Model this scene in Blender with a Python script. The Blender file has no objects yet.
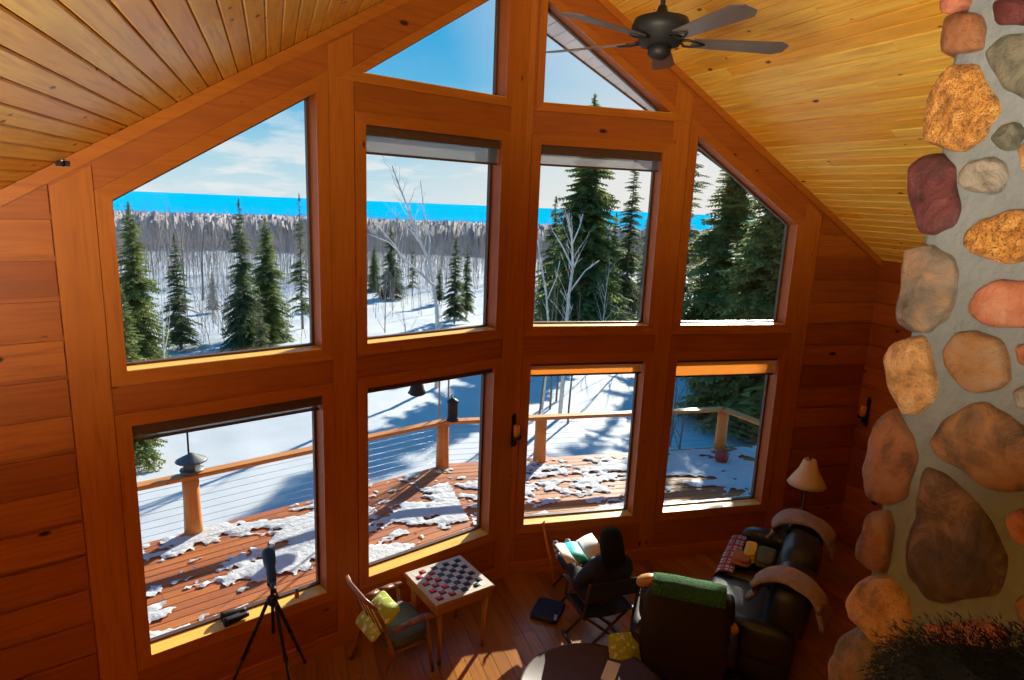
import bpy, bmesh, math, random
import numpy as np
from mathutils import Vector, Matrix, noise
from mathutils.geometry import tessellate_polygon

random.seed(7); np.random.seed(7)
C = bpy.context.scene
COL = C.collection
R = math.radians
H = 4.18                                   # eye height above the main floor

# ------------------------------------------------------------------ camera
F_PX = 646.0; PITCH = R(11.9043); ROLL = R(2.34987)
cp, sp = math.cos(PITCH), math.sin(PITCH)
FWD = Vector((0, cp, -sp)); U0 = Vector((0, sp, cp)); R0 = Vector((1, 0, 0))
CR = math.cos(ROLL) * R0 + math.sin(ROLL) * U0
CU = -math.sin(ROLL) * R0 + math.cos(ROLL) * U0
cam_data = bpy.data.cameras.new('camera'); cam = bpy.data.objects.new('camera', cam_data); COL.objects.link(cam)
m = Matrix((CR, CU, -FWD)).transposed().to_4x4(); m.translation = Vector((0, 0, H)); cam.matrix_world = m
cam_data.sensor_width = 36; cam_data.lens = F_PX / 1024 * 36; cam_data.clip_start = .05; cam_data.clip_end = 40000
C.camera = cam

# ------------------------------------------------------------------ colour, world, sun
C.view_settings.view_transform = 'Standard'; C.view_settings.look = 'None'
C.view_settings.gamma = 1; C.view_settings.use_curve_mapping = False
C.view_settings.exposure = 0.0
C.cycles.max_bounces = 10; C.cycles.diffuse_bounces = 5; C.cycles.glossy_bounces = 4
C.cycles.transparent_max_bounces = 16; C.cycles.transmission_bounces = 6
C.cycles.sample_clamp_indirect = 4.0
C.cycles.caustics_reflective = False; C.cycles.caustics_refractive = False

SUN_AZ, SUN_EL = R(21), R(21.5)
SUN_DIR = Vector((math.sin(SUN_AZ) * math.cos(SUN_EL), math.cos(SUN_AZ) * math.cos(SUN_EL), math.sin(SUN_EL)))
sl = bpy.data.lights.new('sun', 'SUN'); sl.energy = 12; sl.angle = R(.55); sl.color = (1, .93, .80)
sun = bpy.data.objects.new('sun', sl); COL.objects.link(sun)
sun.rotation_euler = SUN_DIR.to_track_quat('Z', 'Y').to_euler()

W = bpy.data.worlds.new('sky'); C.world = W; W.use_nodes = True
nt = W.node_tree; nt.nodes.clear()
def wn(t, **k):
    n = nt.nodes.new(t)
    for a, b in k.items(): setattr(n, a, b)
    return n
tc = wn('ShaderNodeTexCoord'); sep = wn('ShaderNodeSeparateXYZ'); nt.links.new(tc.outputs['Generated'], sep.inputs[0])
ramp = wn('ShaderNodeValToRGB'); nt.links.new(sep.outputs[2], ramp.inputs[0])
e = ramp.color_ramp.elements
e[0].position = 0.0; e[0].color = (.74, .88, .95, 1)
e[1].position = 1.0; e[1].color = (.02, .22, .62, 1)
for p_, c_ in ((.05, (.50, .78, .93, 1)), (.11, (.19, .59, .90, 1)), (.22, (.04, .45, .85, 1)), (.42, (.015, .36, .78, 1))):
    x = e.new(p_); x.color = c_
mp = wn('ShaderNodeMapping'); mp.inputs['Scale'].default_value = (3.2, 3.2, 17); nt.links.new(tc.outputs['Generated'], mp.inputs[0])
nz = wn('ShaderNodeTexNoise'); nz.inputs['Scale'].default_value = 2.4; nz.inputs['Detail'].default_value = 7; nz.inputs['Roughness'].default_value = .6
nt.links.new(mp.outputs[0], nz.inputs['Vector'])
cr_ = wn('ShaderNodeMapRange'); cr_.inputs[1].default_value = .48; cr_.inputs[2].default_value = .60; nt.links.new(nz.outputs[0], cr_.inputs[0])
band = wn('ShaderNodeMapRange'); band.inputs[1].default_value = .15; band.inputs[2].default_value = .03; nt.links.new(sep.outputs[2], band.inputs[0])
mu = wn('ShaderNodeMath', operation='MULTIPLY'); nt.links.new(cr_.outputs[0], mu.inputs[0]); nt.links.new(band.outputs[0], mu.inputs[1])
mx = wn('ShaderNodeMix', data_type='RGBA'); nt.links.new(mu.outputs[0], mx.inputs[0]); nt.links.new(ramp.outputs[0], mx.inputs[6]); mx.inputs[7].default_value = (.93, .95, .98, 1)
# pale glow of the air round the sun
dt = wn('ShaderNodeVectorMath', operation='DOT_PRODUCT'); nt.links.new(tc.outputs['Generated'], dt.inputs[0]); dt.inputs[1].default_value = SUN_DIR
gl = wn('ShaderNodeMapRange'); gl.inputs[1].default_value = .885; gl.inputs[2].default_value = 1.0; gl.inputs[4].default_value = .9; nt.links.new(dt.outputs['Value'], gl.inputs[0])
mx2 = wn('ShaderNodeMix', data_type='RGBA'); nt.links.new(gl.outputs[0], mx2.inputs[0]); nt.links.new(mx.outputs[2], mx2.inputs[6]); mx2.inputs[7].default_value = (1.0, .97, .93, 1)
hz = wn('ShaderNodeMapRange'); hz.inputs[1].default_value = .17; hz.inputs[2].default_value = .02; nt.links.new(sep.outputs[2], hz.inputs[0])
hs = wn('ShaderNodeMapRange'); hs.inputs[1].default_value = .80; hs.inputs[2].default_value = .93; nt.links.new(dt.outputs['Value'], hs.inputs[0])
hm = wn('ShaderNodeMath', operation='MULTIPLY'); nt.links.new(hz.outputs[0], hm.inputs[0]); nt.links.new(hs.outputs[0], hm.inputs[1])
mx3 = wn('ShaderNodeMix', data_type='RGBA'); nt.links.new(hm.outputs[0], mx3.inputs[0]); nt.links.new(mx2.outputs[2], mx3.inputs[6]); mx3.inputs[7].default_value = (.98, .93, .90, 1)
bg = wn('ShaderNodeBackground'); bg.inputs[1].default_value = 1.0; nt.links.new(mx3.outputs[2], bg.inputs[0])
wo = wn('ShaderNodeOutputWorld'); nt.links.new(bg.outputs[0], wo.inputs[0])

# fill lights added unseen in the loft, behind the camera; fixtures are built below
LOFT_FILLS = [(-1.5, -.40, 3.35), (-1.2, -1.1, 3.50)]
FILL_AIM = [(-2.9, 2.3, 5.0), (2.2, 4.6, 6.7)]; FILL_CONE = [92, 66]
FILL_W = 4                               # faint bare glow of each added fill
SPOT_W = (900, 1600)                              # beam of each added fill, tilted up to brighten the sloping ceiling

# ------------------------------------------------------------------ geometry frames
A = Vector((.0521, 6.7485, 0))
aL, aR = R(50.342), R(75.147)
dL = Vector((-math.sin(aL), -math.cos(aL), 0)); dR = Vector((math.sin(aR), math.cos(aR), 0))
oL = Vector((-math.cos(aL), math.sin(aL), 0)); oR = Vector((-math.cos(aR), math.sin(aR), 0))   # outward
D = Vector((-.34937, .93699, 0)).normalized(); RT = Vector((.937, .3494, 0)).normalized()      # ridge and across
DS = Vector((-.34937, .93699, .01685)).normalized()
nL = Vector((-.50471, -.20328, .83902)); nR = Vector((.52196, .17963, .83384))                 # roof normals (up)
pL = Vector((-3.191, 4.06, -.044 + H)); pR = Vector((1.6305, 7.1671, 1.4295 + H))
def roofz(n, p, x, y): return p.z + (-(n.x * (x - p.x)) - n.y * (y - p.y)) / n.z
def WL(u, z, d): return A + dL * u + oL * d + Vector((0, 0, z))
def WR(u, z, d): return A + dR * u + oR * d + Vector((0, 0, z))
def topL(u):
    q = WL(u, 0, 0); return roofz(nL, pL, q.x, q.y)
def topR(u):
    q = WR(u, 0, 0); return roofz(nR, pR, q.x, q.y)
def pix(x, y): return CR * ((x - 512) / F_PX) + CU * ((340 - y) / F_PX) + FWD
def at_dist(x, d):                        # ground point on the line of sight through column x at distance d
    q = pix(x, 205 + (x - 512) * .041); h = math.hypot(q.x, q.y); return q.x / h * d, q.y / h * d
def top_z(x, y, d):
    q = pix(x, y); return H + q.z / math.hypot(q.x, q.y) * d
def ground(x, y):
    r = math.hypot(x, y)
    return -1.0 - .0325 * r

# ------------------------------------------------------------------ materials
MATS = {}
def nodes(name):
    mt = bpy.data.materials.new(name); mt.use_nodes = True
    t = mt.node_tree; b = t.nodes['Principled BSDF']
    return mt, t, b
def N(t, ty, **k):
    n = t.nodes.new(ty)
    for a, v in k.items(): setattr(n, a, v)
    return n
def plain(name, col, rough=.6, metal=0, spec=.5, vary=.0, scale=20, bump=0, bscale=None, emit=None, es=0, sheen=0):
    if name in MATS: return MATS[name]
    mt, t, b = nodes(name)
    b.inputs['Roughness'].default_value = rough; b.inputs['Metallic'].default_value = metal
    b.inputs['Specular IOR Level'].default_value = spec
    if sheen: b.inputs['Sheen Weight'].default_value = sheen
    tc = N(t, 'ShaderNodeTexCoord'); nn = N(t, 'ShaderNodeTexNoise'); nn.inputs['Scale'].default_value = scale; nn.inputs['Detail'].default_value = 5
    t.links.new(tc.outputs['Object'], nn.inputs['Vector'])
    mxn = N(t, 'ShaderNodeMix', data_type='RGBA')
    f = N(t, 'ShaderNodeMapRange'); f.inputs[1].default_value = .3; f.inputs[2].default_value = .7; t.links.new(nn.outputs[0], f.inputs[0]); t.links.new(f.outputs[0], mxn.inputs[0])
    v = max(vary, .04)
    mxn.inputs[6].default_value = (*[c * (1 - v) for c in col], 1); mxn.inputs[7].default_value = (*[min(1, c * (1 + v)) for c in col], 1)
    t.links.new(mxn.outputs[2], b.inputs['Base Color'])
    if bump:
        n2 = N(t, 'ShaderNodeTexNoise'); n2.inputs['Scale'].default_value = bscale or scale * 2; n2.inputs['Detail'].default_value = 4
        t.links.new(tc.outputs['Object'], n2.inputs['Vector'])
        bm_ = N(t, 'ShaderNodeBump'); bm_.inputs['Strength'].default_value = bump; bm_.inputs['Distance'].default_value = .02
        t.links.new(n2.outputs[0], bm_.inputs['Height']); t.links.new(bm_.outputs[0], b.inputs['Normal'])
    if emit:
        b.inputs['Emission Color'].default_value = (*emit, 1); b.inputs['Emission Strength'].default_value = es
    MATS[name] = mt; return mt

def wood(name, ca, cb, cg, rough=.45, knots=1.0, grain=1.0, spec=.4, contrast=.5, kf=1.25):
    """pine boards: colour per board, grain streaks along uv.x, knots"""
    if name in MATS: return MATS[name]
    mt, t, b = nodes(name); L = t.links.new
    uv = N(t, 'ShaderNodeUVMap'); geo = N(t, 'ShaderNodeNewGeometry')
    add = N(t, 'ShaderNodeVectorMath', operation='ADD')
    cmb = N(t, 'ShaderNodeCombineXYZ'); mul = N(t, 'ShaderNodeMath', operation='MULTIPLY'); mul.inputs[1].default_value = 37.0
    L(geo.outputs['Random Per Island'], mul.inputs[0]); L(mul.outputs[0], cmb.inputs[0]); L(mul.outputs[0], cmb.inputs[1])
    L(uv.outputs[0], add.inputs[0]); L(cmb.outputs[0], add.inputs[1])
    mp = N(t, 'ShaderNodeMapping'); mp.inputs['Scale'].default_value = (1.3, 22, 1); L(add.outputs[0], mp.inputs[0])
    n1 = N(t, 'ShaderNodeTexNoise'); n1.inputs['Scale'].default_value = 1.6 * grain; n1.inputs['Detail'].default_value = 6; n1.inputs['Distortion'].default_value = .6; L(mp.outputs[0], n1.inputs[0])
    # large soft figure
    mp2 = N(t, 'ShaderNodeMapping'); mp2.inputs['Scale'].default_value = (.8, 5, 1); L(add.outputs[0], mp2.inputs[0])
    n2 = N(t, 'ShaderNodeTexNoise'); n2.inputs['Scale'].default_value = 1.2; n2.inputs['Detail'].default_value = 3; L(mp2.outputs[0], n2.inputs[0])
    sh = N(t, 'ShaderNodeMix', data_type='RGBA'); L(geo.outputs['Random Per Island'], sh.inputs[0]); sh.inputs[6].default_value = (*ca, 1); sh.inputs[7].default_value = (*cb, 1)
    g = N(t, 'ShaderNodeMapRange'); g.inputs[1].default_value = .45; g.inputs[2].default_value = .75; g.inputs[4].default_value = contrast; L(n1.outputs[0], g.inputs[0])
    g2 = N(t, 'ShaderNodeMapRange'); g2.inputs[1].default_value = .5; g2.inputs[2].default_value = .8; g2.inputs[4].default_value = contrast; L(n2.outputs[0], g2.inputs[0])
    mxa = N(t, 'ShaderNodeMath', operation='MAXIMUM'); L(g.outputs[0], mxa.inputs[0]); L(g2.outputs[0], mxa.inputs[1])
    m1 = N(t, 'ShaderNodeMix', data_type='RGBA'); L(mxa.outputs[0], m1.inputs[0]); L(sh.outputs[2], m1.inputs[6]); m1.inputs[7].default_value = (*cg, 1)
    out = m1.outputs[2]
    if knots:
        mp3 = N(t, 'ShaderNodeMapping'); mp3.inputs['Scale'].default_value = (2.0, 4.2, 1); L(add.outputs[0], mp3.inputs[0])
        vo = N(t, 'ShaderNodeTexVoronoi'); vo.inputs['Scale'].default_value = kf; L(mp3.outputs[0], vo.inputs['Vector'])
        sz = N(t, 'ShaderNodeSeparateColor'); L(vo.outputs['Color'], sz.inputs[0])
        rad = N(t, 'ShaderNodeMapRange'); rad.inputs[1].default_value = .35; rad.inputs[2].default_value = 1; rad.inputs[3].default_value = 0; rad.inputs[4].default_value = .15 * knots; L(sz.outputs[0], rad.inputs[0])
        sb = N(t, 'ShaderNodeMath', operation='SUBTRACT'); L(rad.outputs[0], sb.inputs[0]); L(vo.outputs['Distance'], sb.inputs[1])
        k = N(t, 'ShaderNodeMapRange'); k.inputs[1].default_value = -.045; k.inputs[2].default_value = .02; L(sb.outputs[0], k.inputs[0])
        m2 = N(t, 'ShaderNodeMix', data_type='RGBA'); L(k.outputs[0], m2.inputs[0]); L(out, m2.inputs[6]); m2.inputs[7].default_value = (cg[0] * .22, cg[1] * .18, cg[2] * .25, 1)
        out = m2.outputs[2]
    L(out, b.inputs['Base Color'])
    b.inputs['Roughness'].default_value = rough; b.inputs['Specular IOR Level'].default_value = spec
    bm_ = N(t, 'ShaderNodeBump'); bm_.inputs['Strength'].default_value = .12; bm_.inputs['Distance'].default_value = .004; L(n1.outputs[0], bm_.inputs['Height']); L(bm_.outputs[0], b.inputs['Normal'])
    MATS[name] = mt; return mt

M_CEIL = wood('pine_ceiling', (1.0, .70, .13), (.91, .45, .036), (.54, .19, .012), rough=.36, spec=.45, knots=.9, contrast=.6, kf=2.0)
M_WALL = wood('stained_pine_wall', (.46, .125, .013), (.34, .083, .008), (.19, .036, .003), rough=.5, knots=.75)
M_SIDING = wood('stained_pine_siding', (.52, .15, .015), (.31, .07, .006), (.15, .028, .002), rough=.5, knots=1.05, kf=1.7)
M_TRIM = wood('stained_pine_trim', (.56, .18, .018), (.46, .13, .012), (.27, .062, .005), rough=.42, knots=.45)
M_SILL = wood('sun_painted_sill', (.95, .62, .12), (.90, .55, .09), (.60, .28, .03), rough=.4, knots=.4)  # lighter, yellower wood: sunlight on the sills put into the colour
M_FLOOR = wood('dark_floor_boards', (.44, .17, .018), (.29, .10, .013), (.12, .038, .008), rough=.28, knots=.3, spec=.5)
M_DECK = wood('red_stained_deck', (.50, .15, .028), (.36, .10, .026), (.19, .052, .018), rough=.6, knots=.3)
M_RAIL = wood('golden_log', (.72, .30, .06), (.60, .22, .04), (.38, .11, .02), rough=.45, knots=.5)
M_TABLE = wood('table_wood', (.42, .17, .05), (.36, .14, .04), (.2, .07, .02), rough=.35, knots=0)
M_CHAIRW = wood('chair_wood', (.28, .10, .045), (.23, .08, .035), (.14, .045, .02), rough=.3, knots=0)
M_DARKW = wood('dark_wood', (.075, .032, .016), (.06, .025, .012), (.03, .012, .006), rough=.35, knots=0)
M_FRAME = plain('dark_brown_sash', (.10, .048, .028), .45, vary=.1)
M_BLACK = plain('black_metal', (.012, .012, .013), .55, spec=.35)
M_BLADE = wood('fan_blade_wood', (.13, .10, .088), (.11, .085, .075), (.06, .045, .04), rough=.3, knots=0)
M_SNOWC = None

def glass_mat():
    mt, t, b = nodes('window_glass'); t.nodes.remove(b); L = t.links.new
    lw = N(t, 'ShaderNodeLayerWeight'); pw = N(t, 'ShaderNodeMath', operation='POWER'); pw.inputs[1].default_value = 5; L(lw.outputs['Facing'], pw.inputs[0]); fr = N(t, 'ShaderNodeMath', operation='MULTIPLY_ADD'); fr.inputs[1].default_value = .7; fr.inputs[2].default_value = .03; L(pw.outputs[0], fr.inputs[0])
    tr = N(t, 'ShaderNodeBsdfTransparent'); tr.inputs[0].default_value = (.95, .965, .96, 1)
    gl = N(t, 'ShaderNodeBsdfGlossy'); gl.inputs['Roughness'].default_value = .0
    mx = N(t, 'ShaderNodeMixShader'); L(fr.outputs[0], mx.inputs[0]); L(tr.outputs[0], mx.inputs[1]); L(gl.outputs[0], mx.inputs[2])
    L(mx.outputs[0], t.nodes['Material Output'].inputs[0]); return mt
M_GLASS = glass_mat()
def blind_mat(name, col, tr):
    mt, t, b = nodes(name); L = t.links.new; t.nodes.remove(b)
    a = N(t, 'ShaderNodeBsdfTranslucent'); a.inputs[0].default_value = (*col, 1)
    d_ = N(t, 'ShaderNodeBsdfDiffuse'); d_.inputs[0].default_value = (*col, 1)
    p = N(t, 'ShaderNodeBsdfTransparent')
    wv = N(t, 'ShaderNodeTexCoord'); wt = N(t, 'ShaderNodeTexNoise'); wt.inputs['Scale'].default_value = 400; L(wv.outputs['Object'], wt.inputs[0])
    m1 = N(t, 'ShaderNodeMixShader'); L(wt.outputs[0], m1.inputs[0]); L(d_.outputs[0], m1.inputs[1]); L(a.outputs[0], m1.inputs[2])
    m2 = N(t, 'ShaderNodeMixShader'); m2.inputs[0].default_value = tr; L(m1.outputs[0], m2.inputs[1]); L(p.outputs[0], m2.inputs[2])
    L(m2.outputs[0], t.nodes['Material Output'].inputs[0]); return mt
M_BLIND_GREY = blind_mat('grey_blind_mesh', (.27, .26, .26), .36)
M_BLIND_GOLD = blind_mat('gold_blind_cloth', (.95, .52, .14), .08)

def two_col(name, a, b_, scale, lo, hi, rough=.9, bump=0, coord='Object', mapscale=(1, 1, 1), tex='noise', sss=0):
    mt, t, b = nodes(name); L = t.links.new
    tc = N(t, 'ShaderNodeTexCoord'); mp = N(t, 'ShaderNodeMapping'); mp.inputs['Scale'].default_value = mapscale; L(tc.outputs[coord], mp.inputs[0])
    if tex == 'noise':
        n = N(t, 'ShaderNodeTexNoise'); n.inputs['Detail'].default_value = 8; n.inputs['Roughness'].default_value = .65; o = n.outputs[0]
    else:
        n = N(t, 'ShaderNodeTexVoronoi'); o = n.outputs['Distance']
    n.inputs['Scale'].default_value = scale; L(mp.outputs[0], n.inputs['Vector'])
    f = N(t, 'ShaderNodeMapRange'); f.inputs[1].default_value = lo; f.inputs[2].default_value = hi; L(o, f.inputs[0])
    m = N(t, 'ShaderNodeMix', data_type='RGBA'); L(f.outputs[0], m.inputs[0]); m.inputs[6].default_value = (*a, 1); m.inputs[7].default_value = (*b_, 1)
    L(m.outputs[2], b.inputs['Base Color']); b.inputs['Roughness'].default_value = rough
    if bump:
        bp = N(t, 'ShaderNodeBump'); bp.inputs['Strength'].default_value = bump; bp.inputs['Distance'].default_value = .05; L(o, bp.inputs['Height']); L(bp.outputs[0], b.inputs['Normal'])
    return mt
M_SNOW = two_col('snow', (.47, .49, .52), (.58, .59, .61), .6, .3, .7, rough=.8, bump=.35)
M_DSNOW = two_col('deck_snow', (.50, .52, .54), (.60, .61, .62), 12, .3, .7, rough=.75, bump=.5)
def leafy(name, a, b_, tr=.4):
    mt = two_col(name, a, b_, 1.3, .35, .7, rough=.7); t = mt.node_tree; L = t.links.new; b = t.nodes['Principled BSDF']
    tl = N(t, 'ShaderNodeBsdfTranslucent'); src = b.inputs['Base Color'].links[0].from_socket; L(src, tl.inputs[0])
    ms = N(t, 'ShaderNodeMixShader'); ms.inputs[0].default_value = tr; L(b.outputs[0], ms.inputs[1]); L(tl.outputs[0], ms.inputs[2]); L(ms.outputs[0], t.nodes['Material Output'].inputs[0]); return mt
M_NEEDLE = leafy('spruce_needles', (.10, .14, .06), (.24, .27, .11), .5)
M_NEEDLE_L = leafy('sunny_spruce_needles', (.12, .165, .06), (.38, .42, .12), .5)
M_BARK = two_col('grey_bark', (.16, .12, .095), (.26, .21, .17), 6, .3, .7)
M_BIRCH = two_col('white_birch_bark', (.60, .53, .47), (.80, .75, .70), 4, .35, .6)
M_TWIG = two_col('grey_brown_twigs', (.27, .21, .19), (.46, .39, .36), .2, .3, .7)
M_FARF = two_col('far_forest', (.25, .205, .20), (.42, .37, .36), .02, .3, .7, mapscale=(1, 1, 1))

# ------------------------------------------------------------------ object helpers
def props(o, label=None, cat=None, group=None, kind=None):
    if label: o['label'] = label
    if cat: o['category'] = cat
    if group: o['group'] = group
    if kind: o['kind'] = kind
    return o
def thing(name, label, cat, loc=(0, 0, 0), rz=0, group=None, kind=None):
    o = bpy.data.objects.new(name, None); COL.objects.link(o); o.location = loc; o.rotation_euler = (0, 0, rz); o.empty_display_size = .1
    return props(o, label, cat, group, kind)
class MB:
    """mesh buffer: verts, faces, uvs (per loop), material index per face"""
    def __init__(s): s.v = []; s.f = []; s.uv = []; s.mi = []; s.sm = []
    def add(s, vs, fs, uvs=None, mi=0, smooth=False):
        o = len(s.v); s.v += [tuple(x) for x in vs]
        for k, f in enumerate(fs):
            s.f.append(tuple(i + o for i in f)); s.mi.append(mi); s.sm.append(smooth)
            s.uv.append(uvs[k] if uvs else [(vs[i][0] + vs[i][2], vs[i][1]) for i in f])
    def build(s, name, mats, parent=None, loc=None):
        me = bpy.data.meshes.new(name); me.from_pydata(s.v, [], s.f)
        mats = mats if isinstance(mats, (list, tuple)) else [mats]
        for m_ in mats: me.materials.append(m_)
        ul = me.uv_layers.new(name='UVMap'); ul.data.foreach_set('uv', [c for f in s.uv for p in f for c in p])
        me.polygons.foreach_set('material_index', s.mi); me.polygons.foreach_set('use_smooth', s.sm)
        me.update(); o = bpy.data.objects.new(name, me); COL.objects.link(o)
        if parent: o.parent = parent
        if loc: o.location = loc
        return o
def board(mb, o, ax, ay, az, ch=.0, mi=0):
    """box from corner o with edges ax (long), ay (width), az (thickness outwards); face at +az chamfered by ch. uv along ax"""
    o, ax, ay, az = map(Vector, (o, ax, ay, az)); L = ax.length; Wd = ay.length; T = az.length; c = min(ch, Wd * .4, T * .8)
    x, y, z = ax.normalized(), ay.normalized(), az.normalized()
    r = random.random() * 50
    prof = [(0, 0), (Wd, 0), (Wd, T - c), (Wd - c, T), (c, T), (0, T - c)] if c > 0 else [(0, 0), (Wd, 0), (Wd, T), (0, T)]
    n = len(prof); vs = [o + y * a + z * b for a, b in prof] + [o + x * L + y * a + z * b for a, b in prof]
    fs = []; uvs = []
    flip = x.cross(y).dot(z) < 0
    acc = [0]
    for k in range(n): acc.append(acc[-1] + math.dist(prof[k], prof[(k + 1) % n]))
    for k in range(n):
        j = (k + 1) % n; f = [k, j, j + n, k + n]; u = [(r, acc[k]), (r, acc[k + 1]), (r + L, acc[k + 1]), (r + L, acc[k])]
        if not flip: f = f[::-1]; u = u[::-1]
        fs.append(f); uvs.append(u)
    c0 = list(range(n)); c1 = list(range(n, 2 * n))
    for cf in (c0, c1):
        fs.append(cf if (cf is c0) != (not flip) else cf[::-1]) ; uvs.append([(r + .02 * i, .3) for i in range(n)])
    mb.add(vs, fs, uvs, mi)
def box(mb, c, s, rz=0, ch=0, mi=0, rot=None):
    """box centred at c, size s; long side becomes the grain"""
    Mx = rot if rot is not None else Matrix.Rotation(rz, 3, 'Z'); ax = [Mx @ Vector((1, 0, 0)), Mx @ Vector((0, 1, 0)), Mx @ Vector((0, 0, 1))]
    k = max(range(3), key=lambda i: s[i]); o = Vector(c) - sum((ax[i] * s[i] / 2 for i in range(3)), Vector())
    i, j = [(1, 2), (2, 0), (0, 1)][k]
    board(mb, o, ax[k] * s[k], ax[i] * s[i], ax[j] * s[j], ch, mi)
def tube(mb, pts, rad, n=8, mi=0, cap=True, smooth=True, up=None):
    pts = [Vector(p) for p in pts]; rad = rad if isinstance(rad, (list, tuple)) else [rad] * len(pts)
    vs = []; prev = None; acc = 0
    ls = [0]
    for k in range(1, len(pts)): ls.append(ls[-1] + (pts[k] - pts[k - 1]).length)
    for k, p in enumerate(pts):
        t = (pts[min(k + 1, len(pts) - 1)] - pts[max(k - 1, 0)]).normalized()
        if prev is None: a = t.orthogonal().normalized()
        else: a = (prev - t * prev.dot(t)); a = a.normalized() if a.length > 1e-6 else t.orthogonal().normalized()
        prev = a; b = t.cross(a)
        for i in range(n): vs.append(p + (a * math.cos(2 * math.pi * i / n) + b * math.sin(2 * math.pi * i / n)) * rad[k])
    fs = []; uvs = []
    for k in range(len(pts) - 1):
        for i in range(n):
            j = (i + 1) % n; fs.append([k * n + i, k * n + j, (k + 1) * n + j, (k + 1) * n + i]); rr = rad[k] * 6.28 / n
            uvs.append([(ls[k], i * rr), (ls[k], (i + 1) * rr), (ls[k + 1], (i + 1) * rr), (ls[k + 1], i * rr)])
    mb.add(vs, fs, uvs, mi, smooth)
    if cap:
        o = len(mb.v) - len(vs)
        mb.f.append(tuple(o + i for i in reversed(range(n)))); mb.uv.append([(0, 0)] * n); mb.mi.append(mi); mb.sm.append(False)
        e = o + (len(pts) - 1) * n; mb.f.append(tuple(e + i for i in range(n))); mb.uv.append([(0, 0)] * n); mb.mi.append(mi); mb.sm.append(False)
def lathe(mb, prof, c=(0, 0, 0), n=20, mi=0, smooth=True, axis=None):
    """prof: (r, z) list"""
    c = Vector(c); q = Vector((0, 0, 1)).rotation_difference(Vector(axis)).to_matrix() if axis is not None else Matrix.Identity(3)
    vs = [c + q @ Vector((r * math.cos(2 * math.pi * i / n), r * math.sin(2 * math.pi * i / n), z)) for r, z in prof for i in range(n)]
    fs = [[k * n + i, k * n + (i + 1) % n, (k + 1) * n + (i + 1) % n, (k + 1) * n + i] for k in range(len(prof) - 1) for i in range(n)]
    uvs = [[(k, i / n), (k, (i + 1) / n), (k + 1, (i + 1) / n), (k + 1, i / n)] for k in range(len(prof) - 1) for i in range(n)]
    mb.add(vs, fs, uvs, mi, smooth)
    o = len(mb.v) - len(vs)
    for k, rev in ((0, True), (len(prof) - 1, False)):
        if prof[k][0] > 1e-4:
            ids = [o + k * n + i for i in range(n)]
            mb.f.append(tuple(reversed(ids)) if rev else tuple(ids)); mb.uv.append([(0, 0)] * n); mb.mi.append(mi); mb.sm.append(False)
def prism(mb, outer, holes, fn, d0, d1, along=0, mi=0):
    """polygon (u,z) with holes, extruded from depth d0 to d1 through fn(u,z,d). along: 0 grain along u, 1 grain along z"""
    loops = [outer] + holes; pts = [p for l in loops for p in l]
    tri = tessellate_polygon([[Vector((a, b, 0)) for a, b in l] for l in loops])
    n = len(pts); vs = [fn(a, b, d0) for a, b in pts] + [fn(a, b, d1) for a, b in pts]; r = random.random() * 30
    def uvf(i, ex=0): a, b = pts[i % n]; return (r + (a, b)[along], (b, a)[along] + ex)
    fs = []; uvs = []
    for t_ in tri:
        fs.append(list(t_)); uvs.append([uvf(i) for i in t_]); g = [i + n for i in reversed(t_)]; fs.append(g); uvs.append([uvf(i) for i in g])
    s = 0
    for l in loops:
        k = len(l)
        for i in range(k):
            a, b = s + i, s + (i + 1) % k; fs.append([a, b, b + n, a + n]); ll = math.dist(pts[a], pts[b])
            uvs.append([(r, 0), (r + ll, 0), (r + ll, abs(d1 - d0)), (r, abs(d1 - d0))])
        s += k
    mb.add(vs, fs, uvs, mi)
def fix_normals(o):
    bm = bmesh.new(); bm.from_mesh(o.data); bmesh.ops.recalc_face_normals(bm, faces=bm.faces); bm.to_mesh(o.data); bm.free(); return o
def copy_tree(o, parent=None):
    c = o.copy(); COL.objects.link(c); c.parent = parent
    for ch in list(o.children): copy_tree(ch, c)
    return c
def skin_body(name, chains, mat, parent, sub=2):
    """chains: list of lists of (x,y,z,r); first point of later chains may repeat an earlier point to branch"""
    bm = bmesh.new(); sk = bm.verts.layers.skin.verify(); seen = {}
    first = True
    for ch in chains:
        prev = None
        for x, y, z, r in ch:
            key = (round(x, 4), round(y, 4), round(z, 4))
            if key not in seen:
                v = bm.verts.new((x, y, z)); rr = r if isinstance(r, tuple) else (r, r); v[sk].radius = rr
                if first: v[sk].use_root = True; first = False
                seen[key] = v
            v = seen[key]
            if prev is not None and prev is not v and not bm.edges.get((prev, v)): bm.edges.new((prev, v))
            prev = v
    me = bpy.data.meshes.new(name); bm.to_mesh(me); bm.free(); me.materials.append(mat)
    o = bpy.data.objects.new(name, me); COL.objects.link(o)
    md = o.modifiers.new('skin', 'SKIN'); md.use_smooth_shade = True
    if sub: sd = o.modifiers.new('sub', 'SUBSURF'); sd.levels = sub; sd.render_levels = sub
    dg = bpy.context.evaluated_depsgraph_get(); ev = o.evaluated_get(dg); nm = bpy.data.meshes.new_from_object(ev)
    o.modifiers.clear(); o.data = nm
    for p in nm.polygons: p.use_smooth = True
    if parent: o.parent = parent
    return o
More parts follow.
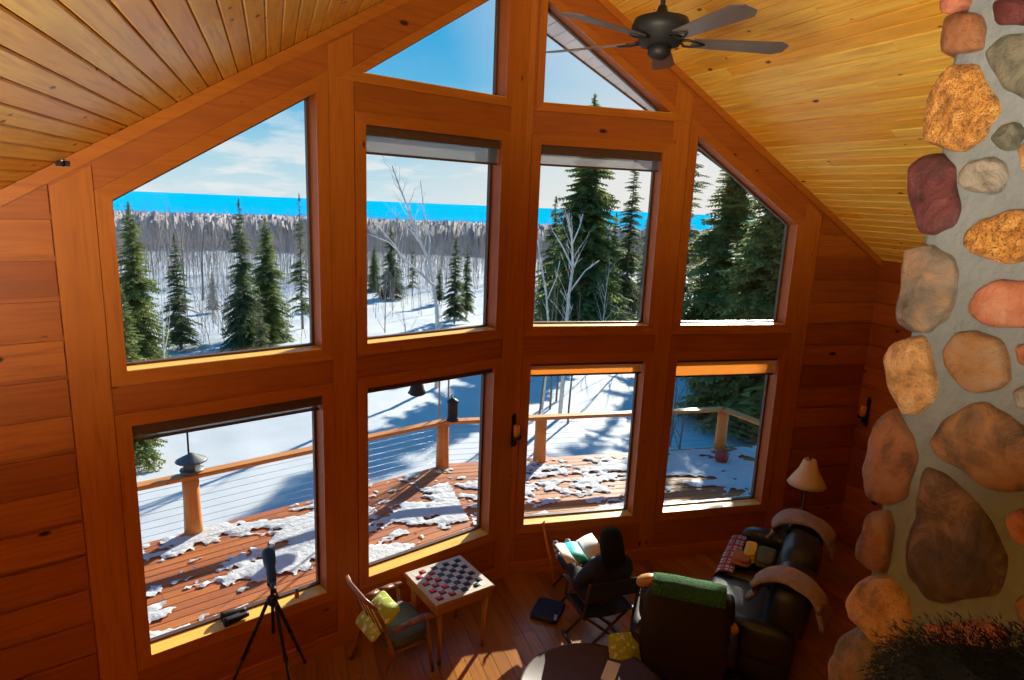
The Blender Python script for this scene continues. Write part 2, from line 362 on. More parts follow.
def soft(name, size, mat, parent=None, loc=(0, 0, 0), rot=(0, 0, 0), puff=2.6, nseg=10, wob=.0, seed=0):
    """rounded cushion-like box (superellipsoid), edges soft"""
    mb = MB(); n = nseg * 2; m_ = nseg; vs = []
    def se(c, e): return math.copysign(abs(c) ** e, c)
    ex = 2 / puff
    for j in range(m_ + 1):
        ph = -math.pi / 2 + math.pi * j / m_
        for i in range(n):
            th = 2 * math.pi * i / n
            x = se(math.cos(ph), ex) * se(math.cos(th), ex); y = se(math.cos(ph), ex) * se(math.sin(th), ex); z = se(math.sin(ph), ex)
            p = Vector((x * size[0] / 2, y * size[1] / 2, z * size[2] / 2))
            if wob: p += p.normalized() * (noise.noise(p * 6 + Vector((seed, 0, 0))) * wob)
            vs.append(p)
    fs = [[j * n + i, j * n + (i + 1) % n, (j + 1) * n + (i + 1) % n, (j + 1) * n + i] for j in range(m_) for i in range(n)]
    mb.add(vs, fs, None, 0, True)
    o = mb.build(name, mat, parent); o.location = loc; o.rotation_euler = rot
    return o
def struct(o): o['kind'] = 'structure'; return o

# ================================================================== THE SETTING
# window openings measured on the inner wall face: (u_left.., u_right..) in facet coordinates, heights above floor
zB3, zT3, zB2, zT2, zB1 = H - 3.577, H - 1.685, H - 1.276, H + .595, H + .994
uL1 = (2.18, 3.621); uL2 = (.308, 1.754); uR3 = (.166, 1.510); uR4 = (1.909, 3.281)
sL = lambda u: H + .792 - (u - 2.18) * .607            # sloped head of window 1
sR = lambda u: H + .790 - (u - 1.909) * .651
t3 = lambda u: sR(u)                                   # triangle heads follow the rake
topTL = lambda u: H + .994 + (1.80 - u) * .64
topTR = lambda u: H + .994 + (1.575 - u) * .665
OP = {
 1: ('L', [(uL1[0], zB2), (uL1[1], zB2), (uL1[1], sL(uL1[1])), (uL1[0], sL(uL1[0]))]),
 2: ('L', [(uL1[0], zB3), (uL1[1], zB3), (uL1[1], zT3), (uL1[0], zT3)]),
 3: ('L', [(uL2[0], zB2), (uL2[1], zB2), (uL2[1], zT2), (uL2[0], zT2)]),
 4: ('L', [(uL2[0], zB3), (uL2[1], zB3), (uL2[1], zT3), (uL2[0], zT3)]),
 5: ('L', [(uL2[0] - .03, zB1), (1.78, zB1), (uL2[0] - .03, topTL(uL2[0] - .03))]),
 6: ('R', [(uR3[0], zB2), (uR3[1], zB2), (uR3[1], zT2), (uR3[0], zT2)]),
 7: ('R', [(uR3[0], zB3), (uR3[1], zB3), (uR3[1], zT3), (uR3[0], zT3)]),
 8: ('R', [(uR3[0], zB1), (1.575, zB1), (uR3[0], topTR(uR3[0]))]),
 9: ('R', [(uR4[0], zB2), (uR4[1], zB2), (uR4[1], sR(uR4[1])), (uR4[0], sR(uR4[0]))]),
 10: ('R', [(uR4[0], zB3), (uR4[1] - .01, zB3), (uR4[1] - .01, zT3), (uR4[0], zT3)]),
}
FN = {'L': WL, 'R': WR}; TOP = {'L': topL, 'R': topR}; UEND = {'L': 5.02, 'R': 4.54}
THK = .20
for s, nm in (('L', 'wall_front_left'), ('R', 'wall_front_right')):
    mb = MB(); ue = UEND[s]
    outer = [(0, -.3), (ue, -.3), (ue, TOP[s](ue) + .02), (0, TOP[s](0) + .02)]
    prism(mb, outer, [p for k, (a, p) in OP.items() if a == s], FN[s], 0, THK, along=0)
    struct(fix_normals(mb.build(nm, M_WALL)))

# windows: sash frame + pane (+ stop bead)
def inset(poly, t):
    n = len(poly); c = Vector((sum(p[0] for p in poly) / n, sum(p[1] for p in poly) / n)); out = []
    area = sum(poly[i][0] * poly[(i + 1) % n][1] - poly[(i + 1) % n][0] * poly[i][1] for i in range(n))
    sg = 1 if area > 0 else -1
    ln = []
    for i in range(n):
        a = Vector(poly[i]); b = Vector(poly[(i + 1) % n]); d_ = (b - a).normalized(); nn = Vector((-d_.y, d_.x)) * sg; ln.append((a + nn * t, d_))
    for i in range(n):
        (a, d1), (b, d2) = ln[i - 1], ln[i]; w = b - a; den = d1.x * d2.y - d1.y * d2.x; k = (w.x * d2.y - w.y * d2.x) / den; q = a + d1 * k; out.append((q.x, q.y))
    return out
for k, (s, poly) in OP.items():
    w = thing('window_%d' % k, None, None, FN[s](*[sum(p[i] for p in poly) / len(poly) for i in (0, 1)], .13)); w['kind'] = 'structure'
    def fnl(u, z, d, s=s, w=w): return FN[s](u, z, d) - w.location
    mb = MB(); prism(mb, inset(poly, .001), [inset(poly, .022)], fnl, .130, .175); fix_normals(mb.build('sash', M_FRAME, w))
    mb = MB(); prism(mb, inset(poly, .018), [], fnl, .150, .155); fix_normals(mb.build('glass_pane', M_GLASS, w))

# casings, mullion posts, beams (structure trims). face thickness outwards into the room = negative depth
trim_n = [0]
def trim(polys, s, th, along=0, mat=None, fn=None):
    trim_n[0] += 1; mb = MB()
    for p in polys:
        al = along
        if isinstance(p, dict): al = p['al']; p = p['p']
        prism(mb, p, [], fn or FN[s], -th, -.0005, al)
    return struct(fix_normals(mb.build('trim_%d' % trim_n[0], mat or M_TRIM)))
cw = .115
def rect(u0, u1, z0, z1): return [(u0, z0), (u1, z0), (u1, z1), (u0, z1)]
def offset_poly(poly, t): return inset(poly, -t)
for k, (s, poly) in OP.items():
    o_ = offset_poly(poly, .075 if k in (5, 8) else .10); n = len(poly); ps = []
    for i in range(n):
        j = (i + 1) % n; a, b, c2, d2 = poly[i], poly[j], o_[j], o_[i]
        ps.append(dict(p=[a, b, c2, d2], al=0 if abs(a[0] - b[0]) > abs(a[1] - b[1]) else 1))
    trim(ps, s, .022)
# thin sill boards in the window openings, their pale yellow painted as sunlight
for k, (s, poly) in OP.items():
    trim_n[0] += 1; mb = MB(); u0, u1, z0 = poly[0][0], poly[1][0], poly[0][1]; f = FN[s]; a = f(u0 + .002, z0 + .0005, -.026); b = f(u1 - .002, z0 + .0005, -.026)
    board(mb, a, b - a, (oL if s == 'L' else oR) * .155, Vector((0, 0, .006)), .001); struct(fix_normals(mb.build('trim_%d' % trim_n[0], M_SILL)))
# posts between windows
def post(s, u0, u1):
    z0 = .0; trim([dict(p=[(u0, z0), (u1, z0), (u1, TOP[s](u1) - .12), (u0, TOP[s](u0) - .12)], al=1)], s, .014)
post('L', 1.86, 2.075); post('L', 3.725, 3.965); post('R', 1.615, 1.805); post('R', 3.385, 3.60)
post('L', .0, .205); post('R', .0, .062)
# rake boards below the ceiling
trim([dict(p=[(0, topL(0) - .095), (UEND['L'], topL(UEND['L']) - .095), (UEND['L'], topL(UEND['L'])), (0, topL(0))], al=0)], 'L', .03)
trim([dict(p=[(0, topR(0) - .08), (UEND['R'], topR(UEND['R']) - .08), (UEND['R'], topR(UEND['R'])), (0, topR(0))], al=0)], 'R', .03)
# horizontal siding planks at both ends of the window wall
def siding(s, u0, u1, z0=0., hgt=.265):
    mb = MB(); z = z0; f = FN[s]
    while z < TOP[s](min(u0, u1)) - .1:
        t0, t1 = TOP[s](u0) - .1, TOP[s](u1) - .1
        zb, zt = z + .003, z + hgt - .003; c = .012
        # clip each plank under the rake
        def clip(za, zbb):
            p = [(u0, za), (u1, za), (u1, min(zbb, t1)), (u0, min(zbb, t0))]
            if za >= t0: return None
            if za > t1:
                uu = u0 + (u1 - u0) * (t0 - za) / (t0 - t1); p = [(u0, za), (uu, za), (u0, min(zbb, t0))] if zbb >= t0 else [(u0, za), (uu, za), (u0 + (u1 - u0) * (t0 - zbb) / (t0 - t1), zbb), (u0, zbb)]
            elif zbb > t1 and zbb < t0:
                uu = u0 + (u1 - u0) * (t0 - zbb) / (t0 - t1); p = [(u0, za), (u1, za), (u1, t1), (uu, zbb), (u0, zbb)]
            return p
        p = clip(zb + c, zt - c)
        if p: prism(mb, p, [], f, -.018, -.0005)
        z += hgt
    return mb
mb = siding('L', 3.975, 5.0); o = struct(fix_normals(mb.build('wall_front_left_siding', M_SIDING)))
mb = siding('R', 3.61, 4.53); o = struct(fix_normals(mb.build('wall_front_right_siding', M_SIDING)))
# baseboard
trim([rect(.0, UEND['L'], 0, .14)], 'L', .03); trim([rect(.0, UEND['R'], 0, .14)], 'R', .03)

# side walls, rear wall
corR = WR(4.54, 0, 0); corL = WL(5.0, 0, 0)
BACK = 11.5
def plankwall(name, c, dirn, inward, length, ht, mat=M_SIDING, hgt=.265):
    mb = MB(); z = 0
    board(mb, c - inward * .15, dirn * length, Vector((0, 0, ht)), inward * .149)
    while z < ht:
        x = 0; first = random.uniform(1.5, 3.5)
        while x < length:
            l = min(first if x == 0 else 3.6, length - x)
            board(mb, c + dirn * (x + .001) + Vector((0, 0, z + .003)), dirn * (l - .002), Vector((0, 0, min(hgt, ht - z) - .006)), inward * .018, .008); x += l
        z += hgt
    return struct(fix_normals(mb.build(name, mat)))
ztR = topR(4.54) - .02; ztL = topL(5.0) - .02
plankwall('wall_right', corR + D * .25, -D, -RT, BACK + 1.2, ztR + .015)
plankwall('wall_left', corL + D * .2, -D, RT, BACK - .8, ztL + .015)
# rear wall
rw0 = corR - D * (BACK + .9); perpR = corR.dot(RT); perpL = corL.dot(RT); span = perpR - perpL
mb = MB()
def RWf(u, z, d): return rw0 - RT * u - D * d + Vector((0, 0, z))
rid = 6.75
prism(mb, [(-.2, -.3), (span + .2, -.3), (span + .2, ztL + .3), (span / 2, rid + .1), (-.2, ztR + .3)], [], RWf, 0, .2)
struct(fix_normals(mb.build('wall_back', M_SIDING)))

# floor boards
mb = MB(); fo = corR - D * (BACK + 1) ; w_ = .13; k = 0; perp = -.6
while perp < span + .4:
    x = -.2 - random.random() * 1.5
    while x < BACK + 5:
        l = random.uniform(1.6, 3.2)
        board(mb, fo - RT * perp + D * x + Vector((0, 0, -.04)), D * (l - .002), RT * -(w_ - .002), Vector((0, 0, .04)), .002); x += l
    perp += w_
fl = mb.build('floor', M_FLOOR)
# keep the boards inside the house: cut along both window facets
bm = bmesh.new(); bm.from_mesh(fl.data)
for no, pt in ((oL, A + oL * .1), (oR, A + oR * .1)):
    bmesh.ops.bisect_plane(bm, geom=bm.verts[:] + bm.edges[:] + bm.faces[:], plane_co=pt, plane_no=no, clear_outer=True)
bm.to_mesh(fl.data); bm.free(); struct(fix_normals(fl))
a_, b_, c_, d_ = corR, A + (oL + oR).normalized() * .05, corL, corL - D * (BACK - 1); e_ = rw0
ftp = [(p.x, p.y) for p in (a_, b_, c_, d_, e_)]
mb = MB(); prism(mb, ftp, [], lambda x, y, z: Vector((x, y, z)), -.45, -.045); struct(fix_normals(mb.build('floor_slab', M_DARKW)))

# ceiling boards along the ridge, roof slab above with an overhang past the window wall
ridge_pt = None
dn = nL.cross(nR).normalized()
_M = Matrix((nL, nR, dn)); ridge_pt = _M.inverted() @ Vector((nL.dot(pL), nR.dot(pR), 0))
RD = dn if dn.dot(D) > 0 else -dn
slopeL = RD.cross(nL).normalized(); slopeL = slopeL if slopeL.z < 0 else -slopeL
slopeR = RD.cross(nR).normalized(); slopeR = slopeR if slopeR.z < 0 else -slopeR
s0 = ridge_pt.dot(RD)
base = ridge_pt - RD * s0                      # ridge point with zero ridge coordinate
def ceil_boards(mb, sl, nn, wid, smin, smax, down0=0.0):
    a = down0; k = 0
    while a < wid:
        x = smin - random.random() * 3
        while x < smax:
            l = random.uniform(2.2, 3.9)
            board(mb, base + RD * x + sl * (a + .0015), RD * (l - .003), sl * (.118 - .005), -nn * .016, .007); x += l
        a += .118
mb = MB()
ceil_boards(mb, slopeL, nL, 5.75, -6.5, 8.0); ceil_boards(mb, slopeR, nR, 5.6, -6.5, 8.0)
# shift so that lower faces lie in the measured planes
for i in range(len(mb.v)): mb.v[i] = tuple(Vector(mb.v[i]) + Vector((0, 0, .018)))
ce = mb.build('ceiling', M_CEIL)
bm = bmesh.new(); bm.from_mesh(ce.data)
for no, pt in ((oL, A + oL * .05), (oR, A + oR * .05)):
    bmesh.ops.bisect_plane(bm, geom=bm.verts[:] + bm.edges[:] + bm.faces[:], plane_co=pt, plane_no=no, clear_outer=True)
bm.to_mesh(ce.data); bm.free(); struct(fix_normals(ce))
# roof slab
M_ROOF = plain('roof_shingle', (.08, .07, .065), .9)
M_SOFFIT = plain('white_soffit', (.78, .80, .80), .6)
M_FASCIA = plain('fascia_brown', (.12, .07, .05), .6)
RY = 7.9                                        # ridge coordinate where the overhang ends
mb = MB()
def face_pt(x, y):                       # where the soffit edge crosses the line of sight, on the soffit plane
    q = pix(x, y); o_ = Vector((0, 0, H)); pp_ = base + nR * .0; return o_ + q * ((pp_ - o_).dot(nR) / q.dot(nR))
ea, eb = face_pt(548, 34), face_pt(649, 111)
tip = ridge_pt  # the roof tip follows the prow: deep at the ridge, shallow at the eaves
edr = Vector((eb.x - ea.x, eb.y - ea.y, 0)).normalized(); cutR = Vector((-edr.y, edr.x, 0)); cutR = cutR if cutR.dot(D) > 0 else -cutR
kk = (base - ea).dot(cutR) / -RD.dot(cutR); tipv = base + RD * kk
lq = WL(4.6, 0, .55); edl = Vector((lq.x - tipv.x, lq.y - tipv.y, 0)).normalized(); cutL = Vector((-edl.y, edl.x, 0)); cutL = cutL if cutL.dot(D) > 0 else -cutL
print('roof tip', tipv, 'ridge coord', kk)
for sl, nn in ((slopeL, nL), (slopeR, nR)):
    board(mb, base + RD * -6.8 + Vector((0, 0, .045)), RD * (RY + 6.8), sl * 6.2, nn * .22)
ro = mb.build('roof', M_ROOF)
def cut(o, pt, no, side=None):
    bm = bmesh.new(); bm.from_mesh(o.data)
    bmesh.ops.bisect_plane(bm, geom=bm.verts[:] + bm.edges[:] + bm.faces[:], plane_co=pt, plane_no=no, clear_outer=True)
    bmesh.ops.holes_fill(bm, edges=bm.edges[:], sides=12); bm.to_mesh(o.data); bm.free(); return fix_normals(o)
bpy.data.objects.remove(ro)
for sl, nn, ct in ((slopeL, nL, cutL), (slopeR, nR, cutR)):
    mb = MB(); board(mb, base + RD * -6.8 + Vector((0, 0, .045)), RD * (RY + 8), sl * 6.2, nn * .22)
    struct(cut(mb.build('roof', M_ROOF), tipv, ct))
# soffit under the rake overhang, boards across
for sl, nn, fn, dd, oo, nmz in ((slopeR, nR, WR, dR, oR, 'trim_soffit_right'), (slopeL, nL, WL, dL, oL, 'trim_soffit_left')):
    mb = MB(); a = 0
    while a < 6.1:
        board(mb, base + RD * 4.5 + sl * (a + .003) + nn * .03, RD * (RY + 2 - 4.5), sl * .144, -nn * .03, .004); a += .15
    o = mb.build(nmz, M_SOFFIT)
    bm = bmesh.new(); bm.from_mesh(o.data)
    bmesh.ops.bisect_plane(bm, geom=bm.verts[:] + bm.edges[:] + bm.faces[:], plane_co=A + oo * (THK + .005), plane_no=-oo, clear_outer=True)
    bm.to_mesh(o.data); bm.free(); struct(cut(o, tipv, cutR if sl is slopeR else cutL))
    ed_ = edr if sl is slopeR else -edl * -1; ct = cutR if sl is slopeR else cutL
    ev = Vector((ed_.x, ed_.y, 0)); ev = ev if ev.dot(sl) > 0 else -ev; ev.z = -(nn.x * ev.x + nn.y * ev.y) / nn.z
    mb = MB(); board(mb, tipv - nn * .02, ev.normalized() * 6.3, Vector((0, 0, .26)), ct * .03); struct(fix_normals(mb.build(nmz.replace('soffit', 'fascia'), M_FASCIA)))
# ridge cap inside
mb = MB(); board(mb, base + RD * -6.4 - RT * .09 + Vector((0, 0, -.055)), RD * 12.8, RT * .18, Vector((0, 0, .02))); o = struct(mb.build('trim_ridge', M_TRIM))
bm = bmesh.new(); bm.from_mesh(o.data)
for no, pt in ((oL, A), (oR, A)):
    bmesh.ops.bisect_plane(bm, geom=bm.verts[:] + bm.edges[:] + bm.faces[:], plane_co=pt, plane_no=no, clear_outer=True)
bm.to_mesh(o.data); bm.free(); fix_normals(o)

# loft floor under the camera (kept out of view below)
mb = MB(); lf = rw0 + Vector((0, 0, 2.45))
lo = BACK + .9 - (corR.dot(D) - .30)
board(mb, lf, D * lo, -RT * span, Vector((0, 0, .25))); struct(fix_normals(mb.build('floor_loft', M_FLOOR)))

# ================================================================== OUTSIDE
# snow ground
mb = MB(); rr = [0.5]
while rr[-1] < 2300: rr.append(rr[-1] * 1.07 + .12)
nth = 220; vs = []
for r_ in rr:
    for i in range(nth):
        th = R(-75 + 160 * i / (nth - 1)); x, y = r_ * math.sin(th), r_ * math.cos(th)
        z = ground(x, y) + (noise.noise(Vector((x * .12, y * .12, 0))) * .35 + noise.noise(Vector((x * .5, y * .5, 5))) * .10 + noise.noise(Vector((x * 1.6, y * 1.6, 9))) * .035) * min(1, max(0, (r_ - 8) / 8)) * (1 if r_ < 300 else .3)
        vs.append((x, y, z))
fs = [[j * nth + i, j * nth + i + 1, (j + 1) * nth + i + 1, (j + 1) * nth + i] for j in range(len(rr) - 1) for i in range(nth - 1)]
mb.add(vs, [f[::-1] for f in fs], None, 0, True); g = mb.build('snowy_ground', M_SNOW); g['kind'] = 'structure'; fix_normals(g)
if g.data.polygons[0].normal.z < 0: g.data.flip_normals()
# lake
mb = MB(); vs = [(-30000, 1500, -76), (30000, 1500, -76), (30000, 17500, -76), (-30000, 17500, -76)]
mb.add(vs, [[0, 1, 2, 3]]); M_LAKE = plain('lake_water', (.0, .42, .80), .9, spec=.0, vary=.08, scale=.002)
lk = mb.build('lake', M_LAKE); lk['kind'] = 'structure'
# far forest canopy
mb = MB(); rr = [110.]
while rr[-1] < 2290: rr.append(rr[-1] * 1.022)
nth = 560; vs = []
for r_ in rr:
    for i in range(nth):
        th = R(-50 + 100 * i / (nth - 1)); x, y = r_ * math.sin(th), r_ * math.cos(th)
        hgt = 4.2 + (r_ / 2300) * 5; j = noise.noise(Vector((x * .045, y * .045, 3))) * 2.2
        vs.append((x, y, ground(x, y) + hgt * .62 + j * (1 + r_ / 900) + random.uniform(-1, 1) * hgt * .45))
fs = [[(j + 1) * nth + i, (j + 1) * nth + i + 1, j * nth + i + 1, j * nth + i] for j in range(len(rr) - 1) for i in range(nth - 1)]
mb.add(vs, fs, None, 0, False); ff = mb.build('distant_forest', M_FARF); props(ff, 'endless grey leafless forest running down to the blue lake', 'forest', kind='stuff'); fix_normals(ff)
if ff.data.polygons[0].normal.z < 0: ff.data.flip_normals()

# --- bare trees
def bare_tree(h, seed, spread=.35, n1=9, depth=2, r0=.03, lean=(0, 0), sides=4, first=.25):
    rnd = random.Random(seed); mb = MB()
    def branch(p, d_, ln, r_, lev):
        pts = [p]; q = p.copy(); dd = d_.copy(); k = 5 if lev == 0 else 3
        for i in range(k):
            dd = (dd + Vector((rnd.uniform(-1, 1), rnd.uniform(-1, 1), rnd.uniform(-.2, .6))) * (.06 if lev == 0 else .16)).normalized(); q = q + dd * ln / k; pts.append(q)
        tube(mb, pts, [max(r_ * (1 - .8 * i / k), r_ * .15) for i in range(k + 1)], sides if lev == 0 else 3, cap=False)
        if lev < depth:
            nb = n1 if lev == 0 else 4
            for i in range(nb):
                t_ = first + (1 - first) * (i + rnd.random() * .8) / nb if lev == 0 else .25 + .7 * (i + rnd.random()) / nb
                t_ = min(t_, .97); a = t_ * k; ia = min(int(a), k - 1); pp = pts[ia].lerp(pts[ia + 1], a - ia)
                az = rnd.uniform(0, 6.283); dv = (Vector((math.cos(az), math.sin(az), 0)) * spread * 2 + dd * .9 + Vector((0, 0, .35))).normalized()
                branch(pp, dv, ln * (1 - t_ * .75) * rnd.uniform(.35, .6), r_ * (1 - .75 * t_) * .55, lev + 1)
    branch(Vector((0, 0, -.3)), Vector((lean[0], lean[1], 1)).normalized(), h + .3, r0, 0)
    return mb
# woods of bare trees, too many to count
protos = []
for s_ in range(7):
    b_ = bare_tree(5.4, 100 + s_, .26, 12, 1, .022, sides=3, first=.2); protos.append((np.array(b_.v), b_.f))
V = []; Fc = []; off = 0; rnd = random.Random(5)
for k in range(4200):
    th = rnd.uniform(-42, 24); d_ = 52 * (3.0 ** rnd.random()); x, y = d_ * math.sin(R(th)), d_ * math.cos(R(th))
    v, f = protos[rnd.randrange(7)]; sc = rnd.uniform(.65, 1.12); an = rnd.uniform(0, 6.28); c_, s_ = math.cos(an), math.sin(an)
    w = v * np.array([sc * 1.3, sc * 1.3, sc]); w = np.stack([w[:, 0] * c_ - w[:, 1] * s_ + x, w[:, 0] * s_ + w[:, 1] * c_ + y, w[:, 2] + ground(x, y)], 1)
    V.append(w); Fc += [tuple(i + off for i in q) for q in f]; off += len(v)
for k in range(900):
    th = rnd.uniform(-42, 18); d_ = 27 * (2.1 ** rnd.random()); x, y = d_ * math.sin(R(th)), d_ * math.cos(R(th))
    if noise.noise(Vector((x * .12, y * .12, 8))) < .0: continue
    v, f = protos[rnd.randrange(7)]; sc = rnd.uniform(.25, .55); an = rnd.uniform(0, 6.28); c_, s_ = math.cos(an), math.sin(an)
    w = v * np.array([sc * 1.6, sc * 1.6, sc]); w = np.stack([w[:, 0] * c_ - w[:, 1] * s_ + x, w[:, 0] * s_ + w[:, 1] * c_ + y, w[:, 2] + ground(x, y)], 1)
    V.append(w); Fc += [tuple(i + off for i in q) for q in f]; off += len(v)
me = bpy.data.meshes.new('bare_woods'); me.from_pydata(np.concatenate(V).tolist(), [], Fc); me.materials.append(M_TWIG)
bw = bpy.data.objects.new('bare_woods', me); COL.objects.link(bw); props(bw, 'thicket of bare grey saplings behind the spruces', 'woods', kind='stuff')

# --- spruces
def spruce_mesh(name, h, rad, whorls, nb, seed, sparse=0., mat=None, droop=.25, bare=.08):
    rnd = random.Random(seed); mt = MB(); V = []; F_ = []
    def tri(a, b, c): i = len(V); V.extend((a, b, c)); F_.append((i, i + 1, i + 2))
    for w in range(whorls):
        t = (w + .5) / whorls; z = h * (bare + (1 - bare) * t)
        rr_ = rad * (1 - t) ** .8 * rnd.uniform(.75, 1.12) + .04
        if rnd.random() < sparse: rr_ *= .5
        for b in range(nb):
            az = rnd.uniform(0, 6.283); L_ = rr_ * rnd.uniform(.7, 1.1); dx, dy = math.cos(az), math.sin(az); sx, sy = -dy, dx
            z0 = z + rnd.uniform(-.5, .5) * h / whorls; rise = .35 * t - droop * (1 - t)
            nseg = max(4, int(5 + 9 * L_ / rad)); pr_ = None
            for k in range(nseg):
                q = (k + .3) / nseg; rad_ = L_ * q; zz = z0 + rise * rad_ - droop * .5 * L_ * q * q + .06 * L_ * math.sin(q * 5)
                p = Vector((dx * rad_, dy * rad_, zz)); wl = L_ * .34 * (1 - q * .75) * rnd.uniform(.6, 1.2) + .03
                for sgn in (-1, 1):
                    tip = p + Vector((sx * sgn * wl + dx * wl * .7, sy * sgn * wl + dy * wl * .7, -wl * rnd.uniform(.15, .55)))
                    ww = L_ / nseg * .55
                    tri(p - Vector((dx, dy, 0)) * ww, p + Vector((dx, dy, rnd.uniform(-.1, .1))) * ww, tip)
                    t2 = p + (tip - p) * .5; tri(t2, t2 + Vector((dx * .5, dy * .5, -.6)) * wl * .5, tip + Vector((0, 0, -.1 * wl)))
                hang = p + Vector((rnd.uniform(-.2, .2) * wl, rnd.uniform(-.2, .2) * wl, -wl * .75)); tri(p - Vector((dx, dy, 0)) * ww, p + Vector((dx, dy, 0)) * ww, hang)
                if pr_ is not None: pass
            tipp = Vector((dx * L_ * 1.05, dy * L_ * 1.05, z0 + rise * L_ - droop * .5 * L_)); e_ = Vector((sx, sy, 0)) * .03 * L_; b0 = Vector((0, 0, z0)); tri(b0 - e_, b0 + e_, tipp)
    # leader
    for k in range(8):
        a = k * .785; tri(Vector((0, 0, h * .94)), Vector((math.cos(a) * .07, math.sin(a) * .07, h * .955)), Vector((0, 0, h * 1.01)))
    me = bpy.data.meshes.new(name); me.from_pydata([tuple(v) for v in V], [], F_); me.materials.append(mat or M_NEEDLE)
    tb = MB(); tube(tb, [(0, 0, -.5), (0, 0, h * .5), (0, 0, h * .97)], [rad * .055 + .03, rad * .035 + .015, .008], 7)
    return me, tb
SPR = {}
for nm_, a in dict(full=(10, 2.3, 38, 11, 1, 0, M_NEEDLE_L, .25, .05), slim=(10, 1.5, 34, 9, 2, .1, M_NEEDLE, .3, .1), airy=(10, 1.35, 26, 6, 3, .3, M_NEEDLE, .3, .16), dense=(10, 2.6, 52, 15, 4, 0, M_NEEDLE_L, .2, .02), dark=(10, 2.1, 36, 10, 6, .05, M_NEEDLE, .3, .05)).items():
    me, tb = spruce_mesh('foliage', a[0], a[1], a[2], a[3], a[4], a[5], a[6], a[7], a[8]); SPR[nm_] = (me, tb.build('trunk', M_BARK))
for v in SPR.values(): COL.objects.unlink(v[1])
def spruce(kind, px, dist, ytop, label, wide=1.0, rz=None):
    x, y = at_dist(px, dist); gz = ground(x, y); h = top_z(px, ytop, dist) - gz; s_ = h / 10
    t = thing('spruce_tree', label, 'tree', (x, y, gz), random.uniform(0, 6.28), 'spruces outside the windows')
    t.scale = (s_ * wide, s_ * wide, s_)
    me, tb = SPR[kind]
    o = bpy.data.objects.new('foliage', me); COL.objects.link(o); o.parent = t
    o = bpy.data.objects.new('trunk', tb.data); COL.objects.link(o); o.parent = t
    return t
TREES = [
 ('full', 127, 22, 200, 'tall full spruce at the left edge of the upper left window', .95),
 ('full', 112, 15, 285, 'sunlit young spruce cut off by the lower left corner of the upper left window', .9),
 ('slim', 171, 27, 233, 'dark narrow spruce right of the full one in the upper left window', 1.15),
 ('slim', 207, 38, 272, 'smallest lone spruce standing low in the middle of the upper left window', 1.3),
 ('dark', 238, 26, 198, 'tallest dark spruce in the middle of the upper left window', .85),
 ('full', 264, 28, 216, 'bushy green spruce leaning on the tallest one in the upper left window', 1.05),
 ('airy', 299, 31, 194, 'thin open spruce with gaps by the right side of the upper left window', 1.0),
 ('airy', 255, 25, 288, 'little scrubby spruce at the foot of the bushy one', 1.5),
 ('full', 374, 48, 246, 'pale small spruce at the left side of the second upper window', 1.1),
 ('dark', 391, 44, 222, 'dark pointed spruce left of the white birch', 1.1),
 ('airy', 413, 46, 240, 'thin spruce half hidden behind the birch branches', 1.1),
 ('slim', 441, 42, 264, 'short spruce just right of the birch stem', 1.4),
 ('slim', 457, 33, 228, 'slender dark spruce right of the birch, tallest there', 1.0),
 ('slim', 469, 36, 243, 'narrow spruce at the right side of the second upper window', 1.0),
 ('dense', 588, 29, 94, 'giant spruce whose tip shows in the right gable triangle', .92),
 ('dark', 556, 34, 196, 'broad dark spruce low on the left of the giant one', 1.15),
 ('slim', 632, 33, 152, 'tall slim spruce right of the giant one, top under the blind', .95),
 ('dark', 617, 36, 212, 'shorter spruce between the giant one and the slim one', 1.0),
 ('slim', 648, 38, 218, 'spruce at the right edge of the third upper window', 1.1),
 ('airy', 690, 31, 112, 'open spruce against the sky at the left of the upper right window', 1.3),
 ('dense', 733, 26, 134, 'big spruce filling the middle of the upper right window', 1.2),
 ('dense', 784, 18.5, 96, 'nearest spruce, its boughs over the right end of the deck', 1.0),
 ('dense', 812, 19, 60, 'huge spruce just past the right end of the deck, mostly hidden by the wall', 1.1),
]
for kd, px, ds, yt, lb, wd in TREES: spruce(kd, px, ds, yt, lb, wd)

